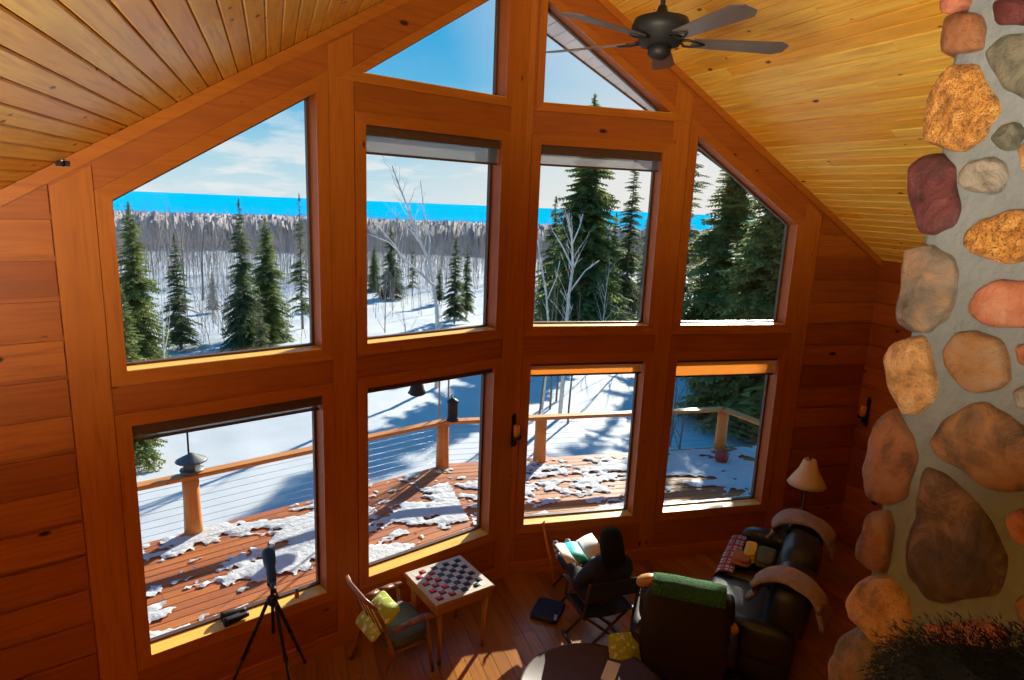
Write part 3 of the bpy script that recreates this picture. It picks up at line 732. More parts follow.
# --- single bare trees
def bare(name, px, dist, ytop, label, mat, seed, **k):
    x, y = at_dist(px, dist); gz = ground(x, y); h = top_z(px, ytop, dist) - gz
    mb = bare_tree(h, seed, **k); o = mb.build(name, mat); o.location = (x, y, gz); o.rotation_euler = (0, 0, seed * 1.3); return props(o, label, 'tree', 'bare trees outside the windows')
def birch(px, dist, limbs_, label, seed):
    """a birch whose main limbs follow the photo; twigs grow at random"""
    x, y = at_dist(px, dist); gz = ground(x, y); rnd = random.Random(seed); mb = MB(); side = Vector((y, -x, 0)).normalized(); dep = Vector((x, y, 0)).normalized()
    def pt(u, v, dd=0):
        q = pix(u, v); t_ = dist / math.hypot(q.x, q.y); p = Vector((0, 0, H)) + q * t_ + dep * dd; return p - Vector((x, y, gz))
    for li, (ps, r0, dd) in enumerate(limbs_):
        P_ = [pt(u, v, dd * k / max(1, len(ps) - 1)) for k, (u, v) in enumerate(ps)]
        if li == 0: P_ = [Vector((P_[0].x * .5, P_[0].y * .5, -.3))] + P_
        n_ = len(P_); tube(mb, P_, [r0 * (1 - .8 * k / n_) for k in range(n_)], 6)
        for k in range(1, n_ - 1):
            for _ in range(4):
                a = P_[k].lerp(P_[k + 1], rnd.random()); d_ = ((P_[k + 1] - P_[k]).normalized() + Vector((rnd.uniform(-1, 1), rnd.uniform(-1, 1), rnd.uniform(-.2, .8))) * .8).normalized(); l = rnd.uniform(.3, .9) * r0 * 14
                b_ = a + d_ * l * .5; c_ = b_ + (d_ + Vector((rnd.uniform(-.4, .4), rnd.uniform(-.4, .4), .3))) * l * .5; tube(mb, [a, b_, c_], [r0 * .22, r0 * .14, r0 * .07], 4, cap=False)
                for _ in range(2): e_ = a.lerp(c_, rnd.random()); tube(mb, [e_, e_ + (d_ + Vector((rnd.uniform(-1, 1), rnd.uniform(-1, 1), rnd.uniform(-.3, .7)))) * l * .35], r0 * .07, 3, cap=False)
    o = mb.build('birch_tree', M_BIRCH); o.location = (x, y, gz); return props(o, label, 'tree', 'bare trees outside the windows')
birch(438, 20, [([(438, 350), (437, 310), (433, 285), (429, 262), (419, 240), (410, 215), (400, 190), (391, 165)], .075, .5), ([(433, 285), (420, 272), (405, 258), (393, 240), (378, 222)], .045, -.8), ([(429, 262), (430, 240), (424, 215), (420, 180)], .035, .8), ([(405, 258), (390, 242), (370, 233)], .022, -.5), ([(419, 240), (402, 222), (386, 206)], .028, .4)], 'white birch with forked bare branches in the second upper window', 11)
birch(569, 17, [([(566, 345), (567, 320), (569, 295), (573, 268), (572, 240), (567, 215)], .06, .3), ([(573, 268), (562, 245), (553, 230)], .03, -.4), ([(571, 290), (585, 272), (600, 262)], .025, .5), ([(572, 245), (580, 226), (583, 214)], .022, .2)], 'white birch in front of the giant spruce', 12)
birch(547, 18, [([(549, 350), (548, 320), (546, 292), (541, 262), (537, 240)], .04, .2), ([(547, 300), (556, 280), (560, 262)], .02, .3)], 'thin leaning birch at the left edge of the third upper window', 13)
bare('bare_tree', 152, 19, 262, 'thin forked sapling before the full spruce at far left', M_BIRCH, 14, spread=.25, n1=6, r0=.03, depth=1, first=.4)
bare('bare_tree', 196, 44, 218, 'bare dead trunk between the spruces of the upper left window', M_BARK, 15, spread=.12, n1=7, r0=.09, depth=0)
bare('bare_tree', 178, 40, 212, 'second bare trunk rising behind the dark narrow spruce', M_BARK, 16, spread=.12, n1=7, r0=.07, depth=1)
bare('bare_tree', 645, 26, 240, 'grey leafless tree at the right of the third upper window', M_BARK, 17, spread=.45, n1=12, r0=.05, depth=2)
bare('bare_tree', 610, 24, 262, 'grey twiggy tree before the right side of the giant spruce', M_BIRCH, 18, spread=.42, n1=12, r0=.03, depth=2)
bare('bare_tree', 692, 15.5, 338, 'dark branching shrub seen through the railing in the lower right window', M_BARK, 19, spread=.55, n1=9, r0=.035, depth=2, first=.1)
bare('bare_tree', 703, 15, 345, 'dark branching shrub beside the corner post of the railing', M_BARK, 20, spread=.5, n1=9, r0=.03, depth=2, first=.1)
bare('bare_tree', 385, 30, 262, 'low leafless bush at the left of the second upper window', M_TWIG, 21, spread=.4, n1=12, r0=.03, depth=2, first=.1)
bare('bare_tree', 408, 27, 280, 'low leafless bush left of the white birch', M_TWIG, 22, spread=.4, n1=12, r0=.02, depth=2, first=.1)
for i, (px, ds) in enumerate(((535, 16), (549, 17), (561, 18), (567, 19), (581, 16.5))):
    bare('bare_tree', px, ds, 280 + i * 4, ['first thin stem from the left beyond the railing in the third lower window', 'second thin stem beyond the railing in the third lower window', 'third thin stem beyond the railing in the third lower window', 'fourth thin stem beyond the railing in the third lower window', 'rightmost thin stem beyond the railing in the third lower window'][i], M_BARK, 30 + i, spread=.15, n1=5, r0=.035, depth=1, first=.5)
x, y = at_dist(280, 24); gz = ground(x, y) + .05
mb = MB(); lathe(mb, [(.12, -.3), (.12, .35), (.10, .38), (0, .38)], n=12); o = mb.build('tree_stump', M_RAIL, loc=(x, y, gz)); props(o, 'short cut stump standing in the snow at right of the upper left window', 'stump')
x, y = at_dist(479, 24); gz = ground(x, y)
mb = MB(); lathe(mb, [(.012, -.3), (.012, .45)], n=8); lathe(mb, [(0, .40), (.07, .43), (.09, .5), (.07, .57), (0, .6)], n=12); o = mb.build('marker_stake', plain('yellow_plastic', (.85, .55, .03), .5), loc=(x, y, gz)); props(o, 'small yellow marker in the snow right of the birch', 'marker')

# ================================================================== DECK
ZD = -.12; DEPL, DEPR = 3.25, 3.45
def deck_boards(s, dep, umax):
    f = FN[s]; mb = MB(); d = THK + .01; oth = (oR if s == 'L' else oL)
    while d < dep:
        u = -2.0; 
        while u < umax:
            l = random.uniform(2.4, 4.2); l = min(l, umax - u)
            board(mb, f(u, ZD - .035, d), (dL if s == 'L' else dR) * (l - .003), (oL if s == 'L' else oR) * .134, Vector((0, 0, .035)), .003); u += l
        d += .14
    o = mb.build('deck', M_DECK)
    miter = (oL - oR).normalized()            # plane through the prow corner and the deck corner
    cor = A + Vector((0, 0, 0)); cpt = None
    # intersection of both deck edges
    M2 = Matrix(((oL.x, oL.y), (oR.x, oR.y))).inverted(); sol = M2 @ Vector((A.dot(oL) + dep_l, A.dot(oR) + dep_r)); cv = Vector((sol.x, sol.y, 0)) - A
    pn = Vector((cv.y, -cv.x, 0)).normalized()
    if s == 'L': pn = pn if pn.dot(dR) > 0 else -pn
    else: pn = pn if pn.dot(dL) > 0 else -pn
    bm = bmesh.new(); bm.from_mesh(o.data)
    bmesh.ops.bisect_plane(bm, geom=bm.verts[:] + bm.edges[:] + bm.faces[:], plane_co=A, plane_no=pn, clear_outer=True)
    bm.to_mesh(o.data); bm.free(); return fix_normals(o), Vector((sol.x, sol.y, 0))
dep_l, dep_r = DEPL, DEPR
d1_, CORN = deck_boards('L', DEPL, 7.5); d1_.name = 'deck_left'; struct(d1_)
d2_, _ = deck_boards('R', DEPR, 6.6); d2_.name = 'deck_right'; struct(d2_)
# skirt below the deck edge
mb = MB()
cL_ = WL(7.5, 0, DEPL); cR_ = WR(6.6, 0, DEPR)
board(mb, CORN + Vector((0, 0, ZD - .30)), cL_ - CORN, Vector((0, 0, .26)), -oL * .04); board(mb, CORN + Vector((0, 0, ZD - .30)), cR_ - CORN, Vector((0, 0, .26)), -oR * .04)
struct(fix_normals(mb.build('deck_fascia', M_DECK)))

# patchy snow lying on the deck
def deck_snow(s, dep, umax, thr, seed, label):
    f = FN[s]; g_ = .034; nu = int((umax + 1.2) / g_); nd = int((dep - THK - .05) / g_); idx = {}; vs = []; fs = []; hs = np.zeros((nu + 1, nd + 1))
    cv = CORN - A
    for i in range(nu + 1):
        for j in range(nd + 1):
            u = -1.2 + i * g_; d_ = THK + .05 + j * g_; p = f(u, 0, d_); w = p - A
            side = (cv.x * w.y - cv.y * w.x)
            if (s == 'L' and side < 0) or (s == 'R' and side > 0): hs[i, j] = -1; continue
            v = .8 * noise.noise(Vector((u * 1.0, d_ * 1.9, seed))) + .55 * noise.noise(Vector((u * 2.3, d_ * 4.2, seed + 7))) + .50 * noise.noise(Vector((u * 5, d_ * 9, seed + 3))) + .34 * noise.noise(Vector((u * 14, d_ * 17, seed + 5))) + thr(u, d_)
            hs[i, j] = v
    def vid(i, j):
        if (i, j) not in idx:
            h_ = max(0, min(1, hs[i, j] * 3)); p = f(-1.2 + i * g_ + random.uniform(-.3, .3) * g_, ZD + .0015 + .028 * h_ ** .6, THK + .05 + j * g_ + random.uniform(-.3, .3) * g_); idx[(i, j)] = len(vs); vs.append(p)
        return idx[(i, j)]
    for i in range(nu):
        for j in range(nd):
            c = [(i, j), (i + 1, j), (i + 1, j + 1), (i, j + 1)]
            up = [q for q in c if hs[q] > 0]
            if len(up) >= 3 and all(hs[q] > -.5 for q in c): fs.append([vid(*q) for q in (c if len(up) == 4 else up)])
    mb = MB(); mb.add(vs, fs, None, 0, True); o = mb.build('snow_patches', M_DSNOW); props(o, label, 'snow', kind='stuff'); fix_normals(o)
    if sum(p.normal.z for p in o.data.polygons) < 0: o.data.flip_normals()
    return o
deck_snow('L', DEPL, 7.0, lambda u, d_: .15 + .08 * math.sin(u * 1.3 + 1), 1.7, 'patches of melting snow on the left half of the deck')
deck_snow('R', DEPR, 6.2, lambda u, d_: .09 + .38 * max(0, min(1, (u - 3.2) / 1.2)) + (.14 if d_ < 1.6 else -.08), 4.2, 'patches of melting snow on the right half of the deck')

# railing: thing for each straight run
RH = .80
def rail_post(parent, q, r_=.105):
    mb = MB(); hh = RH - .03; pr_ = [(r_ * 1.05, 0), (r_ * 1.0, .2), (r_ * .93, hh * .6), (r_ * .95, hh)]
    vs = []; n = 16
    lathe(mb, pr_, n=n); rz = random.random() * 6
    uvs = []
    o = mb.build('post', M_RAIL, parent)
    # grain runs up the log
    ul = o.data.uv_layers[0]
    for lp in o.data.loops:
        co = o.data.vertices[lp.vertex_index].co; ul.data[lp.index].uv = (co.z + rz, math.atan2(co.y, co.x) * r_)
    o.location = Vector(q) - parent.location; return o
def seg_rail(parent, a, b, wid=.17, th=.05):
    a = Vector(a); b = Vector(b); d_ = (b - a).normalized(); sd = Vector((-d_.y, d_.x, 0)); mb = MB()
    board(mb, a - sd * wid / 2 - parent.location, b - a, sd * wid, Vector((0, 0, th)), .015); return fix_normals(mb.build('handrail', M_RAIL, parent))
zdk = Vector((0, 0, ZD)); inL = CORN - oL * .0
PD_L, PD_R = 3.2, 3.41
M2 = Matrix(((oL.x, oL.y), (oR.x, oR.y))).inverted(); sol = M2 @ Vector((A.dot(oL) + PD_L, A.dot(oR) + PD_R)); P2 = Vector((sol.x, sol.y, ZD))
P1 = WL(2.58, ZD, PD_L); P0 = WL(6.3, ZD, PD_L); P3 = WR(1.42, ZD, PD_R); P4 = WR(4.9, ZD, PD_R); P5 = P4 + (WR(4.9, ZD, .4) - P4).normalized() * 2.9 + dR * .75
rt_ = Vector((0, 0, RH - .03))
def rail_run(label, a, b, posts, cables):
    t = thing('deck_railing', label, 'railing', a, 0, 'railing round the snowy deck')
    for q in posts: rail_post(t, q)
    seg_rail(t, a + rt_, b + rt_)
    for k in range(cables):
        z = .12 + k * .095; mb = MB(); tube(mb, [a - t.location + Vector((0, 0, z)), b - t.location + Vector((0, 0, z))], .0024, 5); mb.build('cable', plain('steel_cable', (.22, .21, .20), .35, metal=.8), t)
    return t
rail_run('left run of the log railing with bird feeder post', P2 + oL * .0, P0, [P1], 7)
rail_run('front run of the log railing with a corner post at each end', P2, P4, [P2, P3, P4], 7)
rail_run('short sunlit run of railing going back along the right end of the deck', P4, P5, [], 7)

# bird feeders
def pole_feeder():
    q = P1 + Vector((0.02, .02, RH + .02)); t = thing('bird_feeder', 'grey house shaped bird feeder with a roof on the left railing post', 'bird feeder', q)
    mg = plain('feeder_grey', (.09, .095, .09), .5); mb = MB(); box(mb, (0, 0, .11), (.15, .13, .14)); mb.build('body', mg, t)
    mb = MB(); lathe(mb, [(.19, .17), (.17, .185), (.05, .25), (.02, .27), (0, .272)], n=14); mb.build('roof', mg, t)
    mb = MB(); lathe(mb, [(.03, -.01), (.03, .03), (.14, .035), (.145, .055), (.05, .05), (0, .05)], n=14); mb.build('tray', mg, t)
    mb = MB(); tube(mb, [(-.03, 0, .2), (-.03, 0, 1.0)], .012, 7); mb.build('pole', M_BLACK, t)
pole_feeder()
q = P2 + Vector((.15, .03, RH + .02)); t = thing('bird_feeder', 'black tube bird feeder standing on the corner of the railing', 'bird feeder', q)
mb = MB(); lathe(mb, [(.10, 0), (.10, .02), (.085, .03), (.085, .29), (.10, .30), (.09, .33), (.03, .37), (0, .38)], n=16); mb.build('body', M_BLACK, t)
mb = MB(); tube(mb, [(.03, 0, .37), (.02, 0, .43), (-.02, 0, .43), (-.03, 0, .37)], .006, 6); mb.build('handle', M_BLACK, t)
for dx, nm_ in ((-.10, 'left one of the two thin poles behind the corner post of the railing'), (.05, 'right one of the two thin poles behind the corner post of the railing')):
    mb = MB(); tube(mb, [(0, 0, -.9), (.01, 0, 1.4), (.03, 0, 2.12)], .014, 7); o = mb.build('feeder_pole', plain('grey_pole', (.33, .31, .30), .5), loc=tuple(P2 + Vector((dx, .18, 0)))); props(o, nm_, 'pole', 'feeder poles at the railing corner')
q = P2 + Vector((-.42, -.05, 1.28)); t = thing('bird_feeder', 'dark dome bird feeder hanging at the top of the second lower window', 'bird feeder', q)
mb = MB(); lathe(mb, [(.15, 0), (.12, .05), (.10, .14), (.05, .2), (0, .21)], n=16); mb.build('dome', M_BLACK, t)
mb = MB(); lathe(mb, [(.11, -.03), (.11, 0), (.0, .005)], n=14); mb.build('tray', M_BLACK, t)
mb = MB(); tube(mb, [(0, 0, .2), (0, 0, .70)], .005, 6); tube(mb, [(0, 0, .70), (.10, .07, .76), (.33, .23, .73)], .009, 6); mb.build('hanger', M_BLACK, t)
x_, y_ = 3.76, 10.7
mb = MB(); lathe(mb, [(.07, 0), (.11, .06), (.12, .13), (.10, .19), (.05, .21), (0, .215)], n=18); o = mb.build('red_pot', plain('rust_red_clay', (.30, .035, .02), .45), loc=(x_, y_, ZD + .002)); props(o, 'rusty red round pot on the deck by the right corner post', 'pot')

# ================================================================== BLINDS
def blind(win, hc, hf, mat, label, hem=True, depth=.045):
    s, poly = OP[win]; u0 = min(p[0] for p in poly) + .004; u1 = max(p[0] for p in poly) - .004; z1 = max(p[1] for p in poly) - .002
    t = thing('roller_blind', label, 'blind', FN[s]((u0 + u1) / 2, z1, depth), 0, 'roller blinds in the window heads')
    f = lambda u, z, d: FN[s](u, z, d) - t.location
    mb = MB(); prism(mb, rect(u0, u1, z1 - hc, z1), [], f, .012, .085); fix_normals(mb.build('cassette', M_FRAME, t))
    if hf:
        mb = MB(); prism(mb, rect(u0 + .01, u1 - .01, z1 - hc - hf, z1 - hc), [], f, depth, depth + .002); fix_normals(mb.build('fabric', mat, t))
        mb = MB(); prism(mb, rect(u0 + .005, u1 - .005, z1 - hc - hf - .02, z1 - hc - hf), [], f, depth - .008, depth + .010); fix_normals(mb.build('hem_bar', M_FRAME, t))
    return t
blind(3, .075, .135, M_BLIND_GREY, 'grey mesh blind a little way down the second upper window')
blind(6, .085, .095, M_BLIND_GREY, 'grey mesh blind at the top of the third upper window')
blind(7, .03, .105, M_BLIND_GOLD, 'golden cloth blind at the top of the third lower window')
blind(10, .03, .165, M_BLIND_GOLD, 'deep golden blind at the top of the rightmost lower window')
blind(2, .09, .03, M_BLIND_GREY, 'rolled up dark blind at the top of the leftmost lower window')
blind(4, .055, 0, None, 'rolled up blind at the top of the second lower window')

# ================================================================== CHIMNEY
CC = Vector((1.12, 1.90, 0)); cdir = -D; cin = RT            # visible face runs from CC along cdir, depth along cin
def CF(s_, z, d): return CC + cdir * s_ + cin * d + Vector((0, 0, z))
chim = thing('stone_chimney', 'tall river stone chimney with grey mortar at the right side', 'chimney', (CC.x, CC.y, 0))
M_MORTAR = plain('grey_mortar', (.125, .138, .150), .85, vary=.12, scale=5, bump=.6, bscale=18)
mb = MB(); S = []; zs = np.linspace(0, 6.6, 111); ss = np.linspace(.035, 1.75, 44)
pp = [(.045, .05), (.055, .022)] + [(s_, .004) for s_ in ss[1:]] + [(1.75, 1.05), (.03, 1.05), (.035, .5), (.035, .09)]
def mort(s_, d_, z):
    p = CF(s_, z, d_); k = noise.noise(p * 5) * .012 + noise.noise(p * 14) * .005; return p + (cin * -k) + (cdir * -k) * .8 - chim.location
n = len(pp); vs = [mort(a, b, z) for z in zs for a, b in pp]; mb.add(vs, [[j * n + i, j * n + (i + 1) % n, (j + 1) * n + (i + 1) % n, (j + 1) * n + i] for j in range(len(zs) - 1) for i in range(n)], None, 0, True)
fix_normals(mb.build('mortar', M_MORTAR, chim))
def stone_mat(name, a, b_, c_, sc=14, speck=0):
    mt, t, bb = nodes(name); L = t.links.new; tc = N(t, 'ShaderNodeTexCoord')
    n1 = N(t, 'ShaderNodeTexNoise'); n1.inputs['Scale'].default_value = sc * .8; n1.inputs['Detail'].default_value = 12; n1.inputs['Roughness'].default_value = .74; n1.inputs['Distortion'].default_value = .5; a, b_, c_ = [tuple(x * k for x in v) for v, k in ((a, .42), (b_, .75), (c_, .95))]; L(tc.outputs['Object'], n1.inputs[0])
    rp = N(t, 'ShaderNodeValToRGB'); L(n1.outputs[0], rp.inputs[0]); e = rp.color_ramp.elements; e[0].position = .36; e[0].color = (*a, 1); e[1].position = .66; e[1].color = (*c_, 1); x = e.new(.5); x.color = (*b_, 1)
    out = rp.outputs[0]
    if speck:
        v = N(t, 'ShaderNodeTexVoronoi'); v.inputs['Scale'].default_value = 360; L(tc.outputs['Object'], v.inputs['Vector']); sc_ = N(t, 'ShaderNodeSeparateColor'); L(v.outputs['Color'], sc_.inputs[0])
        th = N(t, 'ShaderNodeMath', operation='GREATER_THAN'); th.inputs[1].default_value = 1 - speck; L(sc_.outputs[0], th.inputs[0])
        m = N(t, 'ShaderNodeMix', data_type='RGBA'); L(th.outputs[0], m.inputs[0]); L(out, m.inputs[6]); m.inputs[7].default_value = (a[0] * .8, a[1] * 1.1, a[2] * 2.6, 1); out = m.outputs[2]
    L(out, bb.inputs['Base Color']); bb.inputs['Roughness'].default_value = .38; bb.inputs['Specular IOR Level'].default_value = .45
    bp = N(t, 'ShaderNodeBump'); bp.inputs['Strength'].default_value = 1.0; bp.inputs['Distance'].default_value = .02; L(n1.outputs[0], bp.inputs['Height']); L(bp.outputs[0], bb.inputs['Normal']); return mt
SM = dict(
 granite=stone_mat('orange_granite', (.40, .14, .03), (.66, .28, .05), (.75, .42, .12), 40, .22),
 maroon=stone_mat('maroon_stone', (.075, .016, .018), (.12, .024, .026), (.17, .05, .05), 12),
 grey=stone_mat('grey_brown_stone', (.12, .085, .06), (.19, .15, .12), (.30, .17, .09), 11),
 rust=stone_mat('rust_brown_stone', (.16, .055, .025), (.30, .11, .04), (.22, .13, .09), 13),
 tan=stone_mat('tan_stone', (.42, .20, .07), (.58, .30, .11), (.60, .40, .22), 15, .06),
 dark=stone_mat('dark_brown_stone', (.055, .026, .018), (.10, .055, .038), (.24, .14, .10), 9),
 pink=stone_mat('salmon_stone', (.38, .11, .06), (.50, .17, .09), (.42, .22, .14), 9),
 green=stone_mat('green_grey_stone', (.10, .10, .07), (.15, .145, .11), (.20, .17, .12), 12),
 pale=stone_mat('pale_grey_stone', (.28, .24, .20), (.36, .31, .26), (.22, .19, .16), 14),
 band=stone_mat('banded_brown_stone', (.17, .10, .06), (.34, .16, .06), (.26, .18, .12), 8))
ST = [
 ('pink', [(941,-25),(968,-25),(972,2),(955,13),(943,10)]),
 ('rust', [(947,20),(960,13),(981,14),(985,30),(981,50),(962,54),(945,56),(942,45)]),
 ('granite', [(940,75),(952,63),(972,61),(980,65),(986,82),(1000,96),(1004,108),(990,122),(984,140),(965,153),(945,150),(925,142),(923,125),(929,98)]),
 ('maroon', [(996,0),(1026,-14),(1060,-10),(1060,22),(1024,27),(1000,26)]),
 ('green', [(988,50),(1000,38),(1030,30),(1062,42),(1062,92),(1025,102),(1003,88),(992,72)]),
 ('green', [(993,140),(1003,125),(1018,120),(1023,130),(1015,150),(1003,153)]),
 ('maroon', [(914,165),(925,155),(942,152),(952,165),(955,180),(960,205),(955,228),(935,237),(918,230),(911,205),(912,185)]),
 ('pale', [(963,170),(972,160),(990,158),(1005,163),(1008,172),(1003,188),(985,197),(968,192),(962,180)]),
 ('tan', [(1016,150),(1030,140),(1055,145),(1055,178),(1020,172)]),
 ('granite', [(968,232),(985,218),(1005,211),(1030,209),(1055,215),(1055,262),(1000,264),(975,258),(966,245)]),
 ('grey', [(907,250),(920,243),(935,243),(955,255),(960,275),(957,300),(948,320),(930,335),(910,332),(897,322),(902,295),(903,270)]),
 ('pink', [(967,300),(975,288),(1000,280),(1030,279),(1055,285),(1055,325),(1020,328),(985,326),(970,318)]),
 ('tan', [(886,357),(896,345),(910,336),(925,338),(932,355),(937,378),(933,400),(922,415),(905,416),(896,400),(890,380)]),
 ('band', [(944,352),(955,335),(975,332),(1000,340),(1010,360),(1010,378),(998,390),(975,394),(955,378),(945,365)]),
 ('pink', [(1019,345),(1034,338),(1055,345),(1050,372),(1024,366)]),
 ('pale', [(1015,390),(1025,385),(1045,390),(1045,415),(1017,408)]),
 ('band', [(928,438),(945,418),(965,404),(985,402),(1010,415),(1030,432),(1055,447),(1055,492),(1010,492),(985,488),(960,470),(935,452)]),
 ('rust', [(866,470),(872,440),(878,418),(890,408),(900,415),(915,440),(920,460),(912,480),(905,500),(890,508),(868,500),(863,485)]),
 ('rust', [(868,520),(875,511),(890,512),(895,530),(893,560),(888,577),(868,572),(857,558),(860,538)]),
 ('tan', [(847,600),(858,585),(872,575),(892,580),(905,595),(911,615),(905,635),(893,648),(878,645),(860,630),(848,615)]),
 ('grey', [(829,660),(838,640),(852,627),(868,632),(878,650),(880,680),(870,700),(845,705),(830,690)]),
 ('dark', [(925,465),(945,475),(975,500),(1000,535),(1008,560),(1005,590),(990,602),(955,606),(922,600),(908,580),(904,562),(908,540),(920,520),(922,490)]),
 ('pink', [(926,622),(960,620),(1000,622),(1010,630),(995,662),(960,668),(935,660),(930,640)]),
 ('pink', [(1012,515),(1026,508),(1055,515),(1055,552),(1022,542)]),
 ('band', [(1017,600),(1030,590),(1055,598),(1055,640),(1022,630)]),
 ('grey', [(892,672),(915,662),(940,680),(940,715),(905,718),(888,700)]),
 ('maroon', [(960,690),(1000,680),(1030,695),(1020,730),(975,735)]),
]
NAMEC = dict(pink='salmon pink stone', rust='rusty brown stone', granite='speckled orange granite stone', maroon='smooth dark maroon stone', green='green grey stone', pale='pale grey veined stone', tan='pale orange tan stone', grey='grey brown rough stone', dark='large dark brown stone', band='brown stone with orange bands')
face_n = -cin; face_d = (CF(0, 0, 0)).dot(face_n)
def px_face(x, y, off=0):
    q = pix(x, y); o_ = Vector((0, 0, H)); t_ = ((CC - cin * off) - o_).dot(cin) / q.dot(cin); P = o_ + q * t_; return (P - CC).dot(cdir), P.z
def smooth_poly(p, it=2):
    p = [q for i, a in enumerate(p) for q in (a, tuple((a[k] + p[(i + 1) % len(p)][k]) / 2 for k in (0, 1)))]
    for _ in range(it):
        q = []
        for i in range(len(p)):
            a, b = p[i], p[(i + 1) % len(p)]; q += [(a[0] * .75 + b[0] * .25, a[1] * .75 + b[1] * .25), (a[0] * .25 + b[0] * .75, a[1] * .25 + b[1] * .75)]
        p = q
    return p
def stone(kind, poly, seed, fn=CF, bulge=.045):
    c = (sum(p[0] for p in poly) / len(poly), sum(p[1] for p in poly) / len(poly)); p = smooth_poly(poly, 2); n = len(p); mb = MB()
    prof = [(0.90, .10), (1.0, .035), (1.01, -.012), (.975, -bulge * .62), (.91, -bulge * .86), (.76, -bulge * 1.0), (.5, -bulge * 1.06), (.22, -bulge * 1.08)]
    vs = []
    for k_, d_ in prof:
        for a, b in p:
            u = c[0] + (a - c[0]) * k_; z = c[1] + (b - c[1]) * k_; q = fn(u, z, .02 + d_)
            nn = noise.noise(q * 9 + Vector((seed, 0, 0))) * .014 + noise.noise(q * 22 + Vector((seed, 0, 0))) * .006
            q = q + cdir * noise.noise(q * 14 + Vector((0, seed, 0))) * .012 + Vector((0, 0, noise.noise(q * 14 + Vector((0, 0, seed))) * .012)); vs.append(q - cin * nn - chim.location)
    vs.append(fn(c[0], c[1], .02 - bulge * 1.2) - chim.location)
    fs = [[j * n + i, j * n + (i + 1) % n, (j + 1) * n + (i + 1) % n, (j + 1) * n + i] for j in range(len(prof) - 1) for i in range(n)]
    e0 = (len(prof) - 1) * n; fs += [[e0 + i, e0 + (i + 1) % n, len(vs) - 1] for i in range(n)]; fs.append(list(range(n)))
    mb.add(vs, fs, None, 0, True); o = fix_normals(mb.build('stone', SM[kind], chim)); o['label'] = NAMEC[kind]; return o
boxes = []
for i, (kd, pg) in enumerate(ST):
    poly = [px_face(x, y, .0) for x, y in pg]; stone(kd, poly, i * 3.1)
    boxes.append((min(p[0] for p in poly), max(p[0] for p in poly), min(p[1] for p in poly), max(p[1] for p in poly)))
rnd = random.Random(9); cnt = 0
for zc in np.arange(1.6, 6.3, .30):
    for sc_ in np.arange(.12, 1.6, .27):
        s_, z_ = sc_ + rnd.uniform(-.03, .03), zc + rnd.uniform(-.03, .03); r1, r2 = rnd.uniform(.09, .125), rnd.uniform(.10, .13)
        if any(s_ + r1 > b[0] - .01 and s_ - r1 < b[1] + .01 and z_ + r2 > b[2] - .01 and z_ - r2 < b[3] + .01 for b in boxes) or cnt > 60: continue
        if z_ < 2.2 or z_ > 5.4: continue
        cnt += 1; stone(rnd.choice(list(SM)), [(s_ + math.cos(a) * r1 * rnd.uniform(.85, 1.1), z_ + math.sin(a) * r2 * rnd.uniform(.85, 1.1)) for a in np.arange(0, 6.28, .7)], cnt * 5.)

# loft railing with black fur thrown over (below the frame, the fur reaches into the corner)
fx, fy = .575, .74
lr = thing('loft_railing', 'wooden loft railing below the camera, black fur over its right end', 'railing', (fx, fy, 2.70))
ra = Vector((fx, fy, 0)) + RT * .38; rb = Vector((fx, fy, 0)) - RT * .30
mb = MB(); board(mb, ra - D * .06 + Vector((0, 0, 3.42)) - lr.location, rb - ra, D * .12, Vector((0, 0, .045)), .01); fix_normals(mb.build('handrail', M_TRIM, lr))
for k in range(4):
    q = ra.lerp(rb, (k + .5) / 4); mb = MB(); tube(mb, [q + Vector((0, 0, 2.70)) - lr.location, q + Vector((0, 0, 3.42)) - lr.location], .02, 8); mb.build('baluster', M_TRIM, lr)

# fur draped on the rail
def fur(name, c, size, mat, label, n=42000):
    mb = MB(); o_ = soft('fur_throw', size, mat, None, c, (0, 0, 0), 2.3, 10, .05, 3); me = o_.data
    rnd = random.Random(3); V = [tuple(v.co) for v in me.vertices]; F_ = [tuple(p.vertices) for p in me.polygons]; base_n = len(V)
    fsz = [p for p in me.polygons]; w = [p.area for p in fsz]
    for k in range(n):
        p = rnd.choices(fsz, w)[0] if k % 1 == 0 else None; a = Vector(p.center) + Vector((rnd.uniform(-.03, .03), rnd.uniform(-.03, .03), rnd.uniform(-.03, .03)))
        d_ = (Vector(p.normal) + Vector((rnd.uniform(-.6, .6), rnd.uniform(-.6, .6), rnd.uniform(-.5, .5)))).normalized(); l = rnd.uniform(.007, .016); s_ = d_.orthogonal().normalized() * .0011
        i = len(V); V += [tuple(a - s_), tuple(a + s_), tuple(a + d_ * l + Vector((0, 0, -.004)))]; F_.append((i, i + 1, i + 2))
    m2 = bpy.data.meshes.new('fur_throw'); m2.from_pydata(V, [], F_); m2.materials.append(mat); o_.data = m2
    return props(o_, label, 'fur')
fur('fur_throw', (fx + .15, fy + .0, 3.51), (.36, .20, .24), plain('black_fur', (.008, .008, .009), .9, spec=.1), 'black shaggy fur on the loft rail in the bottom right corner')

